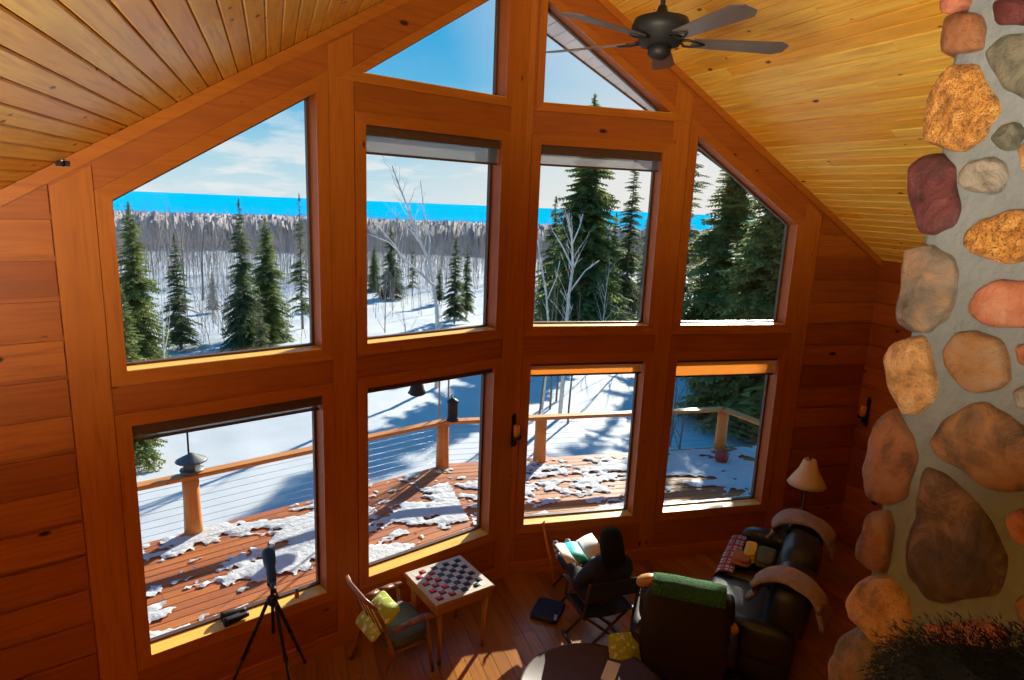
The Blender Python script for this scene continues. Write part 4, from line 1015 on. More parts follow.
# ================================================================== LIGHT FITTINGS
M_SHADE = two_col('cream_lampshade', (.80, .62, .40), (.86, .70, .48), 30, .3, .7, rough=.8)
M_BULB = plain('fill_bulb', (1, .9, .7), .4, emit=(1, .78, .5), es=6)  # glowing core of the added loft fill lights
M_BRONZE = plain('dark_bronze', (.03, .022, .018), .4, metal=.6)
def table_lamp(name, label, loc, sh=(.06, .20, .24), hgt=.42, lit=False):
    t = thing(name, label, 'lamp', loc)
    mb = MB(); lathe(mb, [(.09, 0), (.09, .015), (.03, .03), (.045, .09), (.06, .16), (.04, .24), (.015, .28), (.01, hgt)], n=18); mb.build('base', M_BRONZE, t)
    mb = MB(); r0, r1, h_ = sh; z0 = hgt - h_ * .75
    pr_ = [(r1, z0), (r1 * .80, z0 + h_ * .25), (r0 + (r1 - r0) * .28, z0 + h_ * .6), (r0, z0 + h_)]; lathe(mb, [(r1 - .004, z0)] + pr_ + [(r0 - .004, z0 + h_)] + [(a - .004, b) for a, b in reversed(pr_)], n=24); mb.f = mb.f[:-2]; mb.uv = mb.uv[:-2]; mb.mi = mb.mi[:-2]; mb.sm = mb.sm[:-2]; mb.build('lamp_shade', M_SHADE, t)
    mb = MB(); lathe(mb, [(.003, z0 + h_ - .01), (.012, z0 + h_), (.01, z0 + h_ + .02), (0, z0 + h_ + .025)], n=10); mb.build('finial', M_BRONZE, t)
    return t
for i, p in enumerate(LOFT_FILLS):  # unseen fill lights, added to lift the dark ceiling and walls
    q = Vector(p); t = thing('fill_lamp', ['added fill light built as a bowl lamp at the left of the loft', 'added fill light built as a bowl lamp at the rear of the loft'][i], 'lamp', (q.x, q.y, 2.70))
    z = q.z - 2.70
    mb = MB(); lathe(mb, [(.14, 0), (.14, .02), (.02, .04), (.012, .1), (.012, z - .22), (.03, z - .2)], n=16); mb.build('pole', M_BRONZE, t)
    mb = MB(); lathe(mb, [(.03, z - .2), (.12, z - .17), (.20, z - .10), (.195, z - .10), (.11, z - .16), (0, z - .17)], n=22); mb.build('bowl', M_BRONZE, t)
    mb = MB(); lathe(mb, [(0, z - .15), (.04, z - .12), (.05, z - .07), (.03, z - .02), (0, z - .01)], n=12); mb.build('bulb', M_BULB, t)
    ld = bpy.data.lights.new('fill_light', 'POINT'); ld.energy = FILL_W; ld.color = (1, .86, .68); ld.shadow_soft_size = .2
    lo_ = bpy.data.objects.new('fill_light', ld); COL.objects.link(lo_); lo_.location = q + Vector((0, 0, .18))
    ld = bpy.data.lights.new('fill_beam', 'SPOT'); ld.energy = SPOT_W[i]; ld.color = (1, .88, .66); ld.shadow_soft_size = .35; ld.spot_size = R(FILL_CONE[i]); ld.spot_blend = 1
    lo_ = bpy.data.objects.new('fill_beam', ld); COL.objects.link(lo_); lo_.location = q + Vector((0, 0, .2)); lo_.rotation_euler = (Vector(FILL_AIM[i]) - lo_.location).to_track_quat('-Z', 'Y').to_euler()

# sconces
def sconce(label, loc, inward):
    rz = math.atan2(inward.y, inward.x) - math.pi / 2
    t = thing('wall_sconce', label, 'sconce', loc, rz, 'candle sconces on the walls')      # local +Y points into the room
    mb = MB(); box(mb, (0, .008, 0), (.05, .014, .36), ch=.004); box(mb, (0, .014, .16), (.028, .02, .07), ch=.004); mb.build('back_plate', M_BLACK, t)
    mb = MB(); tube(mb, [(0, .01, -.09), (0, .05, -.10), (0, .08, -.07)], .008, 7); lathe(mb, [(.02, -.075), (.055, -.062), (.06, -.045), (.055, -.04), (0, -.05)], (0, .08, 0), 16); lathe(mb, [(.012, -.14), (.02, -.12), (.014, -.07)], (0, .06, 0), 10); mb.build('arm', M_BLACK, t)
    mb = MB(); lathe(mb, [(.034, -.045), (.036, .06), (.034, .085), (.028, .085), (.028, .06), (0, .06)], (0, .08, 0), 16); mb.build('candle', plain('amber_wax', (.85, .42, .07), .4, vary=.1), t)
    return t
sconce('candle sconce on the centre post between the lower windows', WR(-.002, 1.745, -.016), -(oL + oR).normalized())
sw = Vector((4.498, 7.758, 1.81)); sw = sw - RT * ((sw - corR).dot(RT) + .02); sconce('candle sconce on the side wall left of the stone chimney', sw, -RT)
# small bracket under the rake, left
q = WL(3.885, 4.315, -.03); t = thing('wall_hook', 'tiny black hook under the sloping trim at the upper left', 'hook', q, math.atan2(-oL.y, -oL.x) - math.pi / 2)
mb = MB(); box(mb, (0, .012, 0), (.07, .02, .03), ch=.004); tube(mb, [(0, .02, 0), (0, .05, -.015), (0, .05, .01)], .006, 6); mb.build('hook', M_BLACK, t)
mb = MB(); lathe(mb, [(0, -.008), (.008, 0), (0, .008)], (0, .03, .02), 8); mb.build('bead', plain('white_bead', (.8, .8, .8), .3), t)

# ================================================================== CEILING FAN
FC = Vector((.70, 3.59, H + .86))
fan = thing('ceiling_fan', 'dark five bladed ceiling fan hanging from the ridge on a rod', 'ceiling fan', FC)
zc = min(roofz(nL, pL, FC.x, FC.y), roofz(nR, pR, FC.x, FC.y)) - FC.z
mb = MB(); tube(mb, [(0, 0, .1), (0, 0, zc - .03)], .013, 8); mb.build('downrod', M_BLACK, fan)
mb = MB(); lathe(mb, [(.03, zc - .14), (.065, zc - .10), (.075, zc - .03), (.06, zc + .02)], n=20); mb.build('canopy', M_BLACK, fan)
mb = MB(); lathe(mb, [(.02, .16), (.03, .13), (.07, .115), (.135, .095), (.15, .06), (.148, .03), (.11, .0), (.10, -.03), (.06, -.035), (0, -.035)], n=28); mb.build('motor_housing', M_BLACK, fan)
mb = MB(); lathe(mb, [(.06, -.035), (.058, -.075), (.04, -.09), (.02, -.10), (0, -.10)], n=20); mb.build('switch_cap', M_BLACK, fan)
ph0 = R(4)
for k in range(5):
    a = ph0 + k * 2 * math.pi / 5; rot = Matrix.Rotation(a, 3, 'Z') @ Matrix.Rotation(R(-11), 3, 'X')
    mb = MB(); n_ = 10; top = []; bot = []
    outl = []
    for i in range(n_ + 1):
        t_ = i / n_; x = .17 + .50 * t_; w2 = (.048 + .022 * t_) if t_ < .9 else (.07 * math.sqrt(max(0, 1 - ((t_ - .9) / .1) ** 2 * .75)))
        outl.append((x, w2))
    pts = [(x, w) for x, w in outl] + [(x, -w) for x, w in reversed(outl)]
    prism(mb, pts, [], lambda u, v, d: rot @ Vector((u, v, d)) + Vector((0, 0, -.012)), 0, .006); bl = fix_normals(mb.build('blade', M_BLADE, fan))
    mb = MB()
    for sg in (-1, 1): tube(mb, [rot @ Vector((.10, 0, .0)), rot @ Vector((.135, .035 * sg, -.012)), rot @ Vector((.175, .03 * sg, -.016)), rot @ Vector((.235, .0, -.016))], [.008, .007, .006, .005], 7)
    o = mb.build('blade_arm', M_BLACK, bl)

# ================================================================== CHECKERS TABLE
TC = Vector((-.507, 5.56, 0)); tr = R(-54.1)
tb = thing('checkers_table', 'small square wooden table with a checkerboard top under the second window', 'table', TC, tr)
TW = .635; TH = .66
mb = MB(); box(mb, (0, 0, TH - .022), (TW, TW, .024), ch=.004); mb.build('tabletop', M_TABLE, tb)
mb = MB()
for sx, sy, a, b in ((0, -1, TW - .05, .02), (0, 1, TW - .05, .02), (-1, 0, .02, TW - .05), (1, 0, .02, TW - .05)): box(mb, (sx * (TW / 2 - .03), sy * (TW / 2 - .03), TH - .075), (a, b, .085))
mb.build('apron', M_TABLE, tb)
for sx in (-1, 1):
    for sy in (-1, 1):
        mb = MB(); tube(mb, [(sx * .255, sy * .235, 0), (sx * .258, sy * .24, .35), (sx * .262, sy * .25, TH - .035)], [.018, .024, .028], 8); mb.build('leg', M_TABLE, tb)
M_PAPER = plain('board_border', (.56, .50, .40), .6); M_SQL = plain('light_square', (.62, .60, .55), .55); M_SQD = plain('dark_square', (.018, .018, .022), .5)
mb = MB(); box(mb, (0, 0, TH - .006), (TW - .02, TW - .02, .006), mi=0); SQ = .0655
for i in range(8):
    for j in range(8):
        x = (i - 3.5) * SQ; y = (j - 3.5) * SQ; h_ = SQ / 2; z = TH - .0022
        mb.add([(x - h_, y - h_, z), (x + h_, y - h_, z), (x + h_, y + h_, z), (x - h_, y + h_, z)], [[0, 1, 2, 3]], None, 1 if (i + j) % 2 == 0 else 2)
mb.build('checkerboard', [M_PAPER, M_SQL, M_SQD], tb)
M_RED = plain('red_checker', (.72, .02, .035), .35); M_BLU = plain('navy_checker', (.012, .02, .035), .35)
mat_t = Matrix.Translation(TC) @ Matrix.Rotation(tr, 4, 'Z')
ck = {}
rown = ['first', 'second', 'third', 'fourth']
for j, colr in ((0, 'red'), (1, 'red'), (2, 'red'), (5, 'dark'), (6, 'dark'), (7, 'dark')):
    ids = [i for i in range(8) if (i + j) % 2 == 1]
    for n_, i in enumerate(ids):
        p = mat_t @ Vector(((i - 3.5) * SQ, (j - 3.5) * SQ, TH - .002))
        rowt = {0: 'row nearest the chair', 1: 'middle red row', 2: 'red row facing the middle of the board', 5: 'dark row facing the middle of the board', 6: 'middle dark row', 7: 'row farthest from the chair'}[j]
        lab = '%s checker, %s from the window in the %s' % (colr, rown[n_], rowt)
        if colr not in ck:
            mb = MB(); lathe(mb, [(.021, 0), (.023, .003), (.023, .010), (.020, .012), (.016, .010), (.012, .0115), (0, .0115)], n=16); o = mb.build('checker_piece', M_RED if colr == 'red' else M_BLU); ck[colr] = o
        else: o = ck[colr].copy(); COL.objects.link(o)
        o.location = p; props(o, lab, 'checker', 'red checkers on the board' if colr == 'red' else 'dark checkers on the board')

# ================================================================== CHAIRS BESIDE THE TABLE
M_SEATB = plain('blue_grey_cloth', (.085, .10, .15), .8, vary=.15)
def arm_chair(label, loc, heading):
    t = thing('wooden_armchair', label, 'chair', loc, -heading, 'low wooden armchairs by the window')
    for sx in (-1, 1):
        x = sx * .285
        mb = MB(); pts = [(x, .19, .59), (x, .10, .605), (x * 1.02, -.05, .60), (x * .97, -.20, .585)]
        for k in range(len(pts) - 1):
            a, b = Vector(pts[k]), Vector(pts[k + 1]); w0 = .032
            mb.add([a + Vector((-w0, 0, 0)), a + Vector((w0, 0, 0)), b + Vector((w0, 0, 0)), b + Vector((-w0, 0, 0)), a + Vector((-w0, 0, -.022)), a + Vector((w0, 0, -.022)), b + Vector((w0, 0, -.022)), b + Vector((-w0, 0, -.022))], [[0, 1, 2, 3], [7, 6, 5, 4], [0, 4, 5, 1], [1, 5, 6, 2], [2, 6, 7, 3], [3, 7, 4, 0]], None, 0, True)
        fix_normals(mb.build('armrest', M_CHAIRW, t))
        mb = MB(); tube(mb, [(x, .20, 0), (x, .16, .3), (x, .14, .585)], [.016, .02, .018], 8); mb.build('front_leg', M_CHAIRW, t)
        mb = MB(); tube(mb, [(x * .95, -.34, 0), (x * .95, -.20, .36), (x * .95, -.27, .62), (x * .95, -.37, .87)], [.016, .022, .019, .014], 8); mb.build('rear_stile', M_CHAIRW, t)
    mb = MB(); tube(mb, [(-.29, -.365, .85), (-.15, -.40, .875), (.15, -.40, .875), (.29, -.365, .85)], [.016, .02, .02, .016], 8); mb.build('crest_rail', M_CHAIRW, t)
    mb = MB()
    for k in range(4): x = -.18 + k * .12; tube(mb, [(x, -.22, .42), (x, -.30, .64), (x, -.39, .865)], .009, 6)
    mb.build('back_spindles', M_CHAIRW, t)
    mb = MB(); tube(mb, [(-.27, .17, .34), (.27, .17, .34)], .017, 8); tube(mb, [(-.26, -.2, .34), (.26, -.2, .34)], .015, 8)
    for sx in (-1, 1): tube(mb, [(sx * .27, .17, .34), (sx * .265, -.2, .34)], .015, 8)
    mb.build('seat_frame', M_CHAIRW, t)
    o = soft('seat', (.52, .44, .09), M_SEATB, t, (0, -.01, .395), (R(4), 0, 0), 5)
    return t
arm_chair('low wooden armchair with a lime pillow facing the checkerboard', (-.93, 5.22, 0), R(52))
M_LIME = two_col('lime_leaf_print', (.42, .50, .02), (.80, .82, .62), 20, .54, .58, rough=.8)
def pillow(label, loc, rot, sz=(.40, .40, .13)):
    o = soft('throw_pillow', sz, M_LIME, None, loc, rot, 5.0, 14, .008, 4); 
    for v in o.data.vertices:
        x, y = v.co.x / sz[0] * 2, v.co.y / sz[1] * 2; v.co.x *= 1 - .10 * (1 - y * y); v.co.y *= 1 - .10 * (1 - x * x); v.co.z *= max(.14, (1 - abs(x) ** 2.5 * .85) * (1 - abs(y) ** 2.5 * .85)) * 1.25
    return props(o, label, 'pillow', 'lime leaf print pillows')
pillow('lime leaf print pillow on the armchair by the checkerboard', (-1.10, 5.13, .535), (R(38), 0, R(-52)))

# ================================================================== READER IN THE FOLDING CHAIR
RX = Vector((.95, 5.62, 0)); rrz = R(21)
M_CANV = plain('black_canvas', (.014, .014, .018), .85)
def folding_chair(label, loc, rz, arms=True, woodm=None):
    dc = thing('folding_chair', label, 'chair', loc, rz, 'folding chairs below the window'); wm = woodm or M_DARKW
    for y in (-.17, .17):
        for sg in (-1, 1):
            mb = MB(); tube(mb, [(-.25 * sg, y + .01 * sg, .02), (.25 * sg, y + .01 * sg, .44)], .014, 8); mb.build('leg', wm, dc)
    for sx in (-1, 1):
        mb = MB(); box(mb, (sx * .26, 0, .015), (.035, .46, .03), ch=.006); mb.build('foot_rail', wm, dc)
        mb = MB(); box(mb, (sx * .26, 0, .45), (.03, .44, .03), ch=.006); mb.build('seat_rail', wm, dc)
        mb = MB(); tube(mb, [(sx * .27, -.20, .44), (sx * .27, -.25, .68), (sx * .27, -.27, .80), (sx * .27, -.275, .84)], [.014, .014, .015, .011], 8); mb.build('back_post', wm, dc)
        if arms: mb = MB(); tube(mb, [(sx * .27, .19, .44), (sx * .27, .19, .64)], .013, 8); box(mb, (sx * .28, -.02, .65), (.045, .46, .02), ch=.006); mb.build('armrest', wm, dc)
    mb = MB(); vs = []
    for i in range(9):
        x = -.26 + .065 * i
        for y, z in ((-.2, 0), (.2, 0)): vs.append((x, y, .455 - .035 * math.sin(math.pi * i / 8)))
    mb.add(vs + [(a, b, c - .006) for a, b, c in vs], [[2 * i, 2 * i + 2, 2 * i + 3, 2 * i + 1] for i in range(8)] + [[18 + 2 * i + 1, 18 + 2 * i + 3, 18 + 2 * i + 2, 18 + 2 * i] for i in range(8)], None, 0, True); mb.build('seat', M_CANV, dc)
    mb = MB(); box(mb, (0, -.265, .74), (.54, .012, .18), rot=Matrix.Rotation(R(8), 3, 'X'), ch=.003); mb.build('backrest', M_CANV, dc)
folding_chair('dark folding chair with crossed legs, someone reading in it', RX, rrz)
fs_ = thing('folding_stool', 'low dark canvas stool by the wall under the reader\'s feet', 'stool', (.80, 6.42, 0), R(14))
for y in (-.15, .15):
    for sg in (-1, 1): mb = MB(); tube(mb, [(-.20 * sg, y + .01 * sg, 0), (.20 * sg, y + .01 * sg, .42)], .013, 8); mb.build('leg', M_DARKW, fs_)
mb = MB(); box(mb, (0, 0, .43), (.42, .36, .02), ch=.006); mb.build('seat', M_CANV, fs_)
mb = MB(); tube(mb, [(.60, 6.60, .012), (.52, 6.70, .30), (.455, 6.77, .55), (.435, 6.785, .62), (.46, 6.78, .66)], [.014, .016, .016, .015, .010], 8); o = mb.build('walking_stick', M_RAIL); props(o, 'golden wooden walking stick with a curved end leaning below the third window', 'walking stick')

M_SKIN = plain('skin', (.55, .27, .17), .5, vary=.05); M_JKT = plain('navy_jacket', (.006, .009, .026), .85, vary=.2); M_TRS = plain('dark_trousers', (.015, .015, .02), .85); M_HAIR = plain('dark_hair', (.008, .006, .005), .8, spec=.2, bump=.8, bscale=60)
M_SOCK = two_col('striped_socks', (.03, .05, .12), (.75, .78, .85), 30, .45, .55, mapscale=(.2, 1, 1))
pr = thing('person', 'dark haired person in a navy jacket seated with back turned, reading by the window', 'person', RX, rrz)
def hand(chains, w, d, up, side, cl=1):
    """palm and five fingers, chained from the wrist w along d"""
    w, d, up, side = map(Vector, (w, d, up, side)); d = d.normalized(); up = up.normalized(); side = side.normalized(); P_ = lambda v, r: (v.x, v.y, v.z, r)
    palm0 = w + d * .03; palm = w + d * .065
    chains.append([P_(w, (.022, .022)), P_(palm0, (.026, .015)), P_(palm, (.030, .013))])
    for k, (o, ln) in enumerate(((-.030, .070), (-.010, .080), (.010, .074), (.029, .058))):
        a = w + d * .085 + side * o; b = a + d * ln * .5 - up * .008 * cl; c = b + d * ln * .3 - up * .02 * cl; e = c + d * ln * .15 - up * .02 * cl
        chains.append([P_(palm, (.030, .013)), P_(a, .0095), P_(b, .0088), P_(c, .008), P_(e, .0065)])
    a = w + d * .035 - side * .035; b = a + d * .035 - side * .018 - up * .01; c = b + d * .028 - side * .002 - up * .012
    chains.append([P_(palm0, (.026, .015)), P_(a, .012), P_(b, .0105), P_(c, .0085)])
HIP = (0, -.06, .545); CH = (0, -.15, .86); NK = (0, -.13, 1.00)
def limbs(sx):
    sh = (sx * .175, -.145, .93); el = (sx * .255, -.02, .69); wr = (sx * .15, .20, .745)
    hp = (sx * .095, -.04, .53); kn = (sx * .115, .40, .61); an = (sx * .065, .80, .49); toe = (sx * .075, .90, .60)
    return sh, el, wr, hp, kn, an, toe
ch = [[(*HIP, (.15, .11)), (0, -.11, .68, (.135, .10)), (*CH, (.155, .105)), (0, -.14, .96, (.10, .075)), (*NK, .05), (0, -.105, 1.055, .052), (0, -.09, 1.11, (.075, .085)), (0, -.095, 1.17, (.082, .095)), (0, -.10, 1.225, (.07, .08)), (0, -.10, 1.25, (.04, .045))]]
for sx in (-1, 1):
    sh, el, wr, hp, kn, an, toe = limbs(sx)
    ch.append([(*CH, (.155, .105)), (*sh, .058), tuple((a + b) / 2 for a, b in zip(sh, el)) + (.048,), (*el, .040), tuple((a + b) / 2 for a, b in zip(el, wr)) + (.036,), (*wr, .024)])
    ch.append([(*HIP, (.15, .11)), (*hp, .088), tuple((a + b) / 2 for a, b in zip(hp, kn)) + (.078,), (*kn, .058), tuple((a + b) / 2 for a, b in zip(kn, an)) + (.052,), (*an, .036), (*toe, (.034, .024))])
    hand(ch, wr, (-sx * .25, 1, .12), (0, -.1, 1), (sx, .25, 0))
body = skin_body('body', ch, M_SKIN, pr, 2)
# face details sit on the head, turned to the book
mb = MB(); lathe(mb, [(.016, 0), (.012, .018), (0, .03)], (0, -.005, 1.155), 10, axis=(0, 1, -.25)); mb.build('nose', M_SKIN, pr)
for sx in (-1, 1):
    mb = MB(); lathe(mb, [(0, -.011), (.011, 0), (0, .011)], (sx * .032, -.016, 1.18), 10); mb.build('eye', plain('eye_white', (.7, .7, .7), .2), pr)
    mb = MB(); lathe(mb, [(.028, -.006), (.03, .0), (.024, .008), (.01, .004), (0, .004)], (sx * .078, -.10, 1.16), 12, axis=(sx, .2, 0)); mb.build('ear', M_SKIN, pr)
mb = MB(); tube(mb, [(-.022, -.018, 1.115), (0, -.010, 1.113), (.022, -.018, 1.115)], [.003, .005, .003], 6); mb.build('mouth', plain('lips', (.35, .10, .08), .5), pr)
# clothing follows the body
jc = [[(0, -.07, .53, (.20, .155)), (0, -.115, .68, (.195, .15)), (*CH, (.235, .155)), (0, -.14, .965, (.17, .11)), (0, -.13, 1.01, (.08, .08))]]
for sx in (-1, 1):
    sh, el, wr, hp, kn, an, toe = limbs(sx)
    jc.append([(*CH, (.215, .15)), (*sh, .092), tuple((a + b) / 2 for a, b in zip(sh, el)) + (.076,), (*el, .064), tuple((a + b) / 2 for a, b in zip(el, wr)) + (.056,), tuple(a * .12 + b * .88 for a, b in zip(el, wr)) + (.040,)])
skin_body('jacket', jc, M_JKT, pr, 2)
tc_ = [[(0, -.06, .56, (.155, .12)), (*HIP[:2], .50, (.14, .10))]]
for sx in (-1, 1):
    sh, el, wr, hp, kn, an, toe = limbs(sx)
    tc_.append([(*HIP[:2], .50, (.14, .10)), (*hp, .098), tuple((a + b) / 2 for a, b in zip(hp, kn)) + (.088,), (*kn, .070), tuple((a + b) / 2 for a, b in zip(kn, an)) + (.064,), tuple(a * .15 + b * .85 for a, b in zip(kn, an)) + (.054,)])
skin_body('trousers', tc_, M_TRS, pr, 2)
for sx in (-1, 1):
    sh, el, wr, hp, kn, an, toe = limbs(sx); a = Vector(an); k = Vector(kn); b = Vector(toe)
    skin_body('sock', [[(*a.lerp(k, .25), .044), (*a, .044), (*a.lerp(b, .5), (.044, .036)), (*(b + (b - a) * .12), (.036, .028))]], M_SOCK, pr, 1)
hr = [[(0, -.105, 1.28, (.055, .06)), (0, -.115, 1.235, (.100, .102)), (0, -.13, 1.17, (.120, .108)), (0, -.155, 1.10, (.128, .095)), (0, -.19, 1.02, (.135, .065)), (.01, -.215, .95, (.13, .045)), (.01, -.22, .91, (.08, .025))]]
skin_body('hair', hr, M_HAIR, pr, 2)

# open book / newspaper on the lap
M_PG = plain('white_page', (.78, .78, .78), .6); M_CRM = plain('cream_page', (.72, .66, .54), .6); M_TEAL = plain('teal_cover', (.01, .50, .52), .4)
bk = thing('open_magazine', 'large open magazine with a teal page on the reader\'s lap', 'magazine', RX + Matrix.Rotation(rrz, 3, 'Z') @ Vector((-.02, .31, .76)), rrz)
def page(name, x0, x1, y0, y1, tilt, z0, mat):
    mb = MB(); n = 8; vs = []
    for i in range(n + 1):
        t_ = i / n; x = x0 + (x1 - x0) * t_; z = z0 + abs(x) * math.tan(tilt) + .012 * math.sin(t_ * 3.14)
        vs += [(x, y0, z), (x, y1, z + .045)]
    m_ = len(vs); vs += [(a, b, c - .003) for a, b, c in vs]
    fs = [[2 * i, 2 * i + 2, 2 * i + 3, 2 * i + 1] for i in range(n)] + [[m_ + 2 * i + 1, m_ + 2 * i + 3, m_ + 2 * i + 2, m_ + 2 * i] for i in range(n)] + [[0, 1, m_ + 1, m_], [2 * n + 1, 2 * n, m_ + 2 * n, m_ + 2 * n + 1]] + [[2 * i, m_ + 2 * i, m_ + 2 * i + 2, 2 * i + 2] for i in range(n)] + [[2 * i + 1, 2 * i + 3, m_ + 2 * i + 3, m_ + 2 * i + 1] for i in range(n)]
    mb.add(vs, fs, None, 0, True); return fix_normals(mb.build(name, mat, bk))
page('left_page', -.26, -.15, -.13, .17, R(6), 0, M_CRM); page('teal_page', -.16, -.01, -.12, .18, R(4), .006, M_TEAL); page('right_page', -.01, .17, -.08, .20, R(20), .008, M_PG)
# blue flat bag
bg_ = thing('flat_bag', 'flat navy bag with a pale tag lying on the floor behind the reader\'s feet', 'bag', (.49, 6.05, 0), R(-20))
mb = MB(); bmv = []
o = soft('body', (.30, .36, .05), plain('navy_cloth', (.012, .028, .085), .8, vary=.2, scale=12), bg_, (0, 0, .026), (0, 0, 0), 7, 10, .006, 2)
mb = MB(); box(mb, (.12, -.12, .052), (.03, .09, .006), rz=R(12)); mb.build('tag', plain('pale_tag', (.4, .5, .6), .5), bg_)

# ================================================================== LEATHER ARMCHAIR WITH GREEN THROW
M_LEA = plain('dark_brown_leather', (.016, .009, .006), .5, vary=.2, scale=8, bump=.1); M_TAN = plain('tan_leather', (.58, .25, .05), .45, vary=.12, scale=9)
AH = R(16); f_ = Vector((math.sin(AH), math.cos(AH), 0)); AC = Vector((1.58, 4.93, 0)) + f_ * .30
ac = thing('leather_armchair', 'big dark leather armchair seen from behind with a green knitted throw', 'chair', AC, -AH)
soft('backrest', (.74, .22, .90), M_LEA, ac, (0, -.31, .66), (R(-3), 0, 0), 4.5, 12)
soft('seat', (.60, .56, .20), M_LEA, ac, (0, .0, .40), (0, 0, 0), 5, 10)
soft('base', (.80, .66, .30), M_LEA, ac, (0, -.05, .17), (0, 0, 0), 7, 10)
for sx in (-1, 1):
    o = soft('armrest', (.17, .68, .28), M_LEA, ac, (sx * .38, -.03, .50), (0, 0, 0), 3.4, 12)
    soft('wing', (.10, .22, .34), M_LEA, ac, (sx * .35, -.20, .82), (R(-6), 0, 0), 2.8, 10)
    o = soft('shoulder_roll', (.18, .13, .09), M_TAN, ac, (sx * .355, -.27, 1.04 if sx < 0 else .76), (0, R(sx * 25), 0), 2.4, 10); o['label'] = 'tan leather roll'
for sx in (-1, 1):
    for y in (-.30, .22): mb = MB(); lathe(mb, [(.022, 0), (.028, .05), (.03, .07)], (sx * .33, y, 0), 10); mb.build('foot', M_DARKW, ac)
M_GREEN = two_col('green_knit', (.012, .08, .016), (.06, .25, .05), 60, .35, .65, rough=.95, bump=1.0)
def drape(name, prof, width, th, mat, loc, rz, label, cat, wob=.008, nx=14, parent=None, fringe=0, group=None, taper=None):
    """strip of cloth: profile in local (y, z), spread along local x"""
    pts = []
    for k in range(len(prof) - 1):
        a, b = Vector((0, *prof[k])), Vector((0, *prof[k + 1])); m_ = max(2, int((b - a).length / .03))
        pts += [a.lerp(b, i / m_) for i in range(m_)]
    pts.append(Vector((0, *prof[-1])))
    for _ in range(4): pts = [pts[0]] + [(pts[i - 1] + pts[i] * 2 + pts[i + 1]) / 4 for i in range(1, len(pts) - 1)] + [pts[-1]]
    V0 = []; V1 = []; L_ = len(pts); seed = random.random() * 50; uv = []; acc = 0
    for k, p in enumerate(pts):
        t_ = (pts[min(k + 1, L_ - 1)] - pts[max(k - 1, 0)]).normalized(); nn = Vector((0, -t_.z, t_.y)); acc += (p - pts[max(k - 1, 0)]).length
        if nn.z < 0 and abs(nn.z) > .5: nn = -nn
        for i in range(nx + 1):
            s_ = i / nx - .5; w_ = width * (1 if not taper else taper(k / (L_ - 1))); q = Vector((s_ * w_, p.y, p.z)); c_ = noise.noise(Vector((q.x * 7, acc * 5, seed))) * wob; ed = -th * .5 * max(0, abs(s_) * 2 - .8) * 5
            V0.append(q + nn * (th + c_ + ed * .9)); V1.append(q + nn * (.002 + c_)); uv.append((q.x, acc))
    n = nx + 1; N_ = len(V0); f_a = [[k * n + i, k * n + i + 1, (k + 1) * n + i + 1, (k + 1) * n + i] for k in range(L_ - 1) for i in range(nx)]
    f_b = [[N_ + i for i in reversed(f)] for f in f_a]; sd_ = []
    for k in range(L_ - 1):
        for i in (0, nx): a, b = k * n + i, (k + 1) * n + i; sd_.append([a, b, b + N_, a + N_])
    for k in (0, L_ - 1):
        for i in range(nx): a, b = k * n + i, k * n + i + 1; sd_.append([a, b, b + N_, a + N_])
    allf = f_a + f_b + sd_; uv2 = uv + uv; mb = MB(); mb.add(V0 + V1, allf, [[uv2[i] for i in f] for f in allf], 0, True)
    if fringe:
        for k in range(fringe): x = -width / 2 + width * (k + .5) / fringe; p = pts[0]; tube(mb, [(x, p.y, p.z), (x + random.uniform(-.01, .01), p.y, p.z - .06)], .004, 4)
    o = fix_normals(mb.build(name, mat)); o.location = loc; o.rotation_euler = (0, 0, rz)
    if label: props(o, label, cat, group)
    return o
drape('knitted_throw', [(-.440, 1.02), (-.425, 1.06), (-.39, 1.10), (-.31, 1.125), (-.22, 1.10), (-.175, 1.02), (-.165, .90)], .60, .022, M_GREEN, AC, -AH, 'green knitted throw over the back of the dark leather armchair', 'throw', .006, 22)
pillow('lime leaf print pillow leaning beside the big leather armchair', (1.10, 4.93, .40), (R(60), R(10), R(24)), (.38, .38, .13))

# round coffee table
ct = thing('coffee_table', 'round dark coffee table at the bottom edge beside the armchair', 'table', (.76, 4.43, 0))
mb = MB(); lathe(mb, [(0, .385), (.58, .385), (.60, .395), (.605, .415), (.59, .425), (.575, .418), (0, .418)], n=48); mb.build('tabletop', M_DARKW, ct)
for k in range(4): a = k * 1.571 + .5; mb = MB(); tube(mb, [(math.cos(a) * .42, math.sin(a) * .42, 0), (math.cos(a) * .38, math.sin(a) * .38, .385)], [.02, .03], 8); mb.build('leg', M_DARKW, ct)
mb = MB(); vs = []
box(mb, (0, 0, .004), (.11, .24, .008)); o = mb.build('paper_booklet', plain('cream_booklet', (.80, .74, .60), .6), loc=(.93, 4.68, .4185)); o.rotation_euler = (0, 0, R(-22)); props(o, 'cream booklet in the sunlight on the round coffee table', 'booklet')

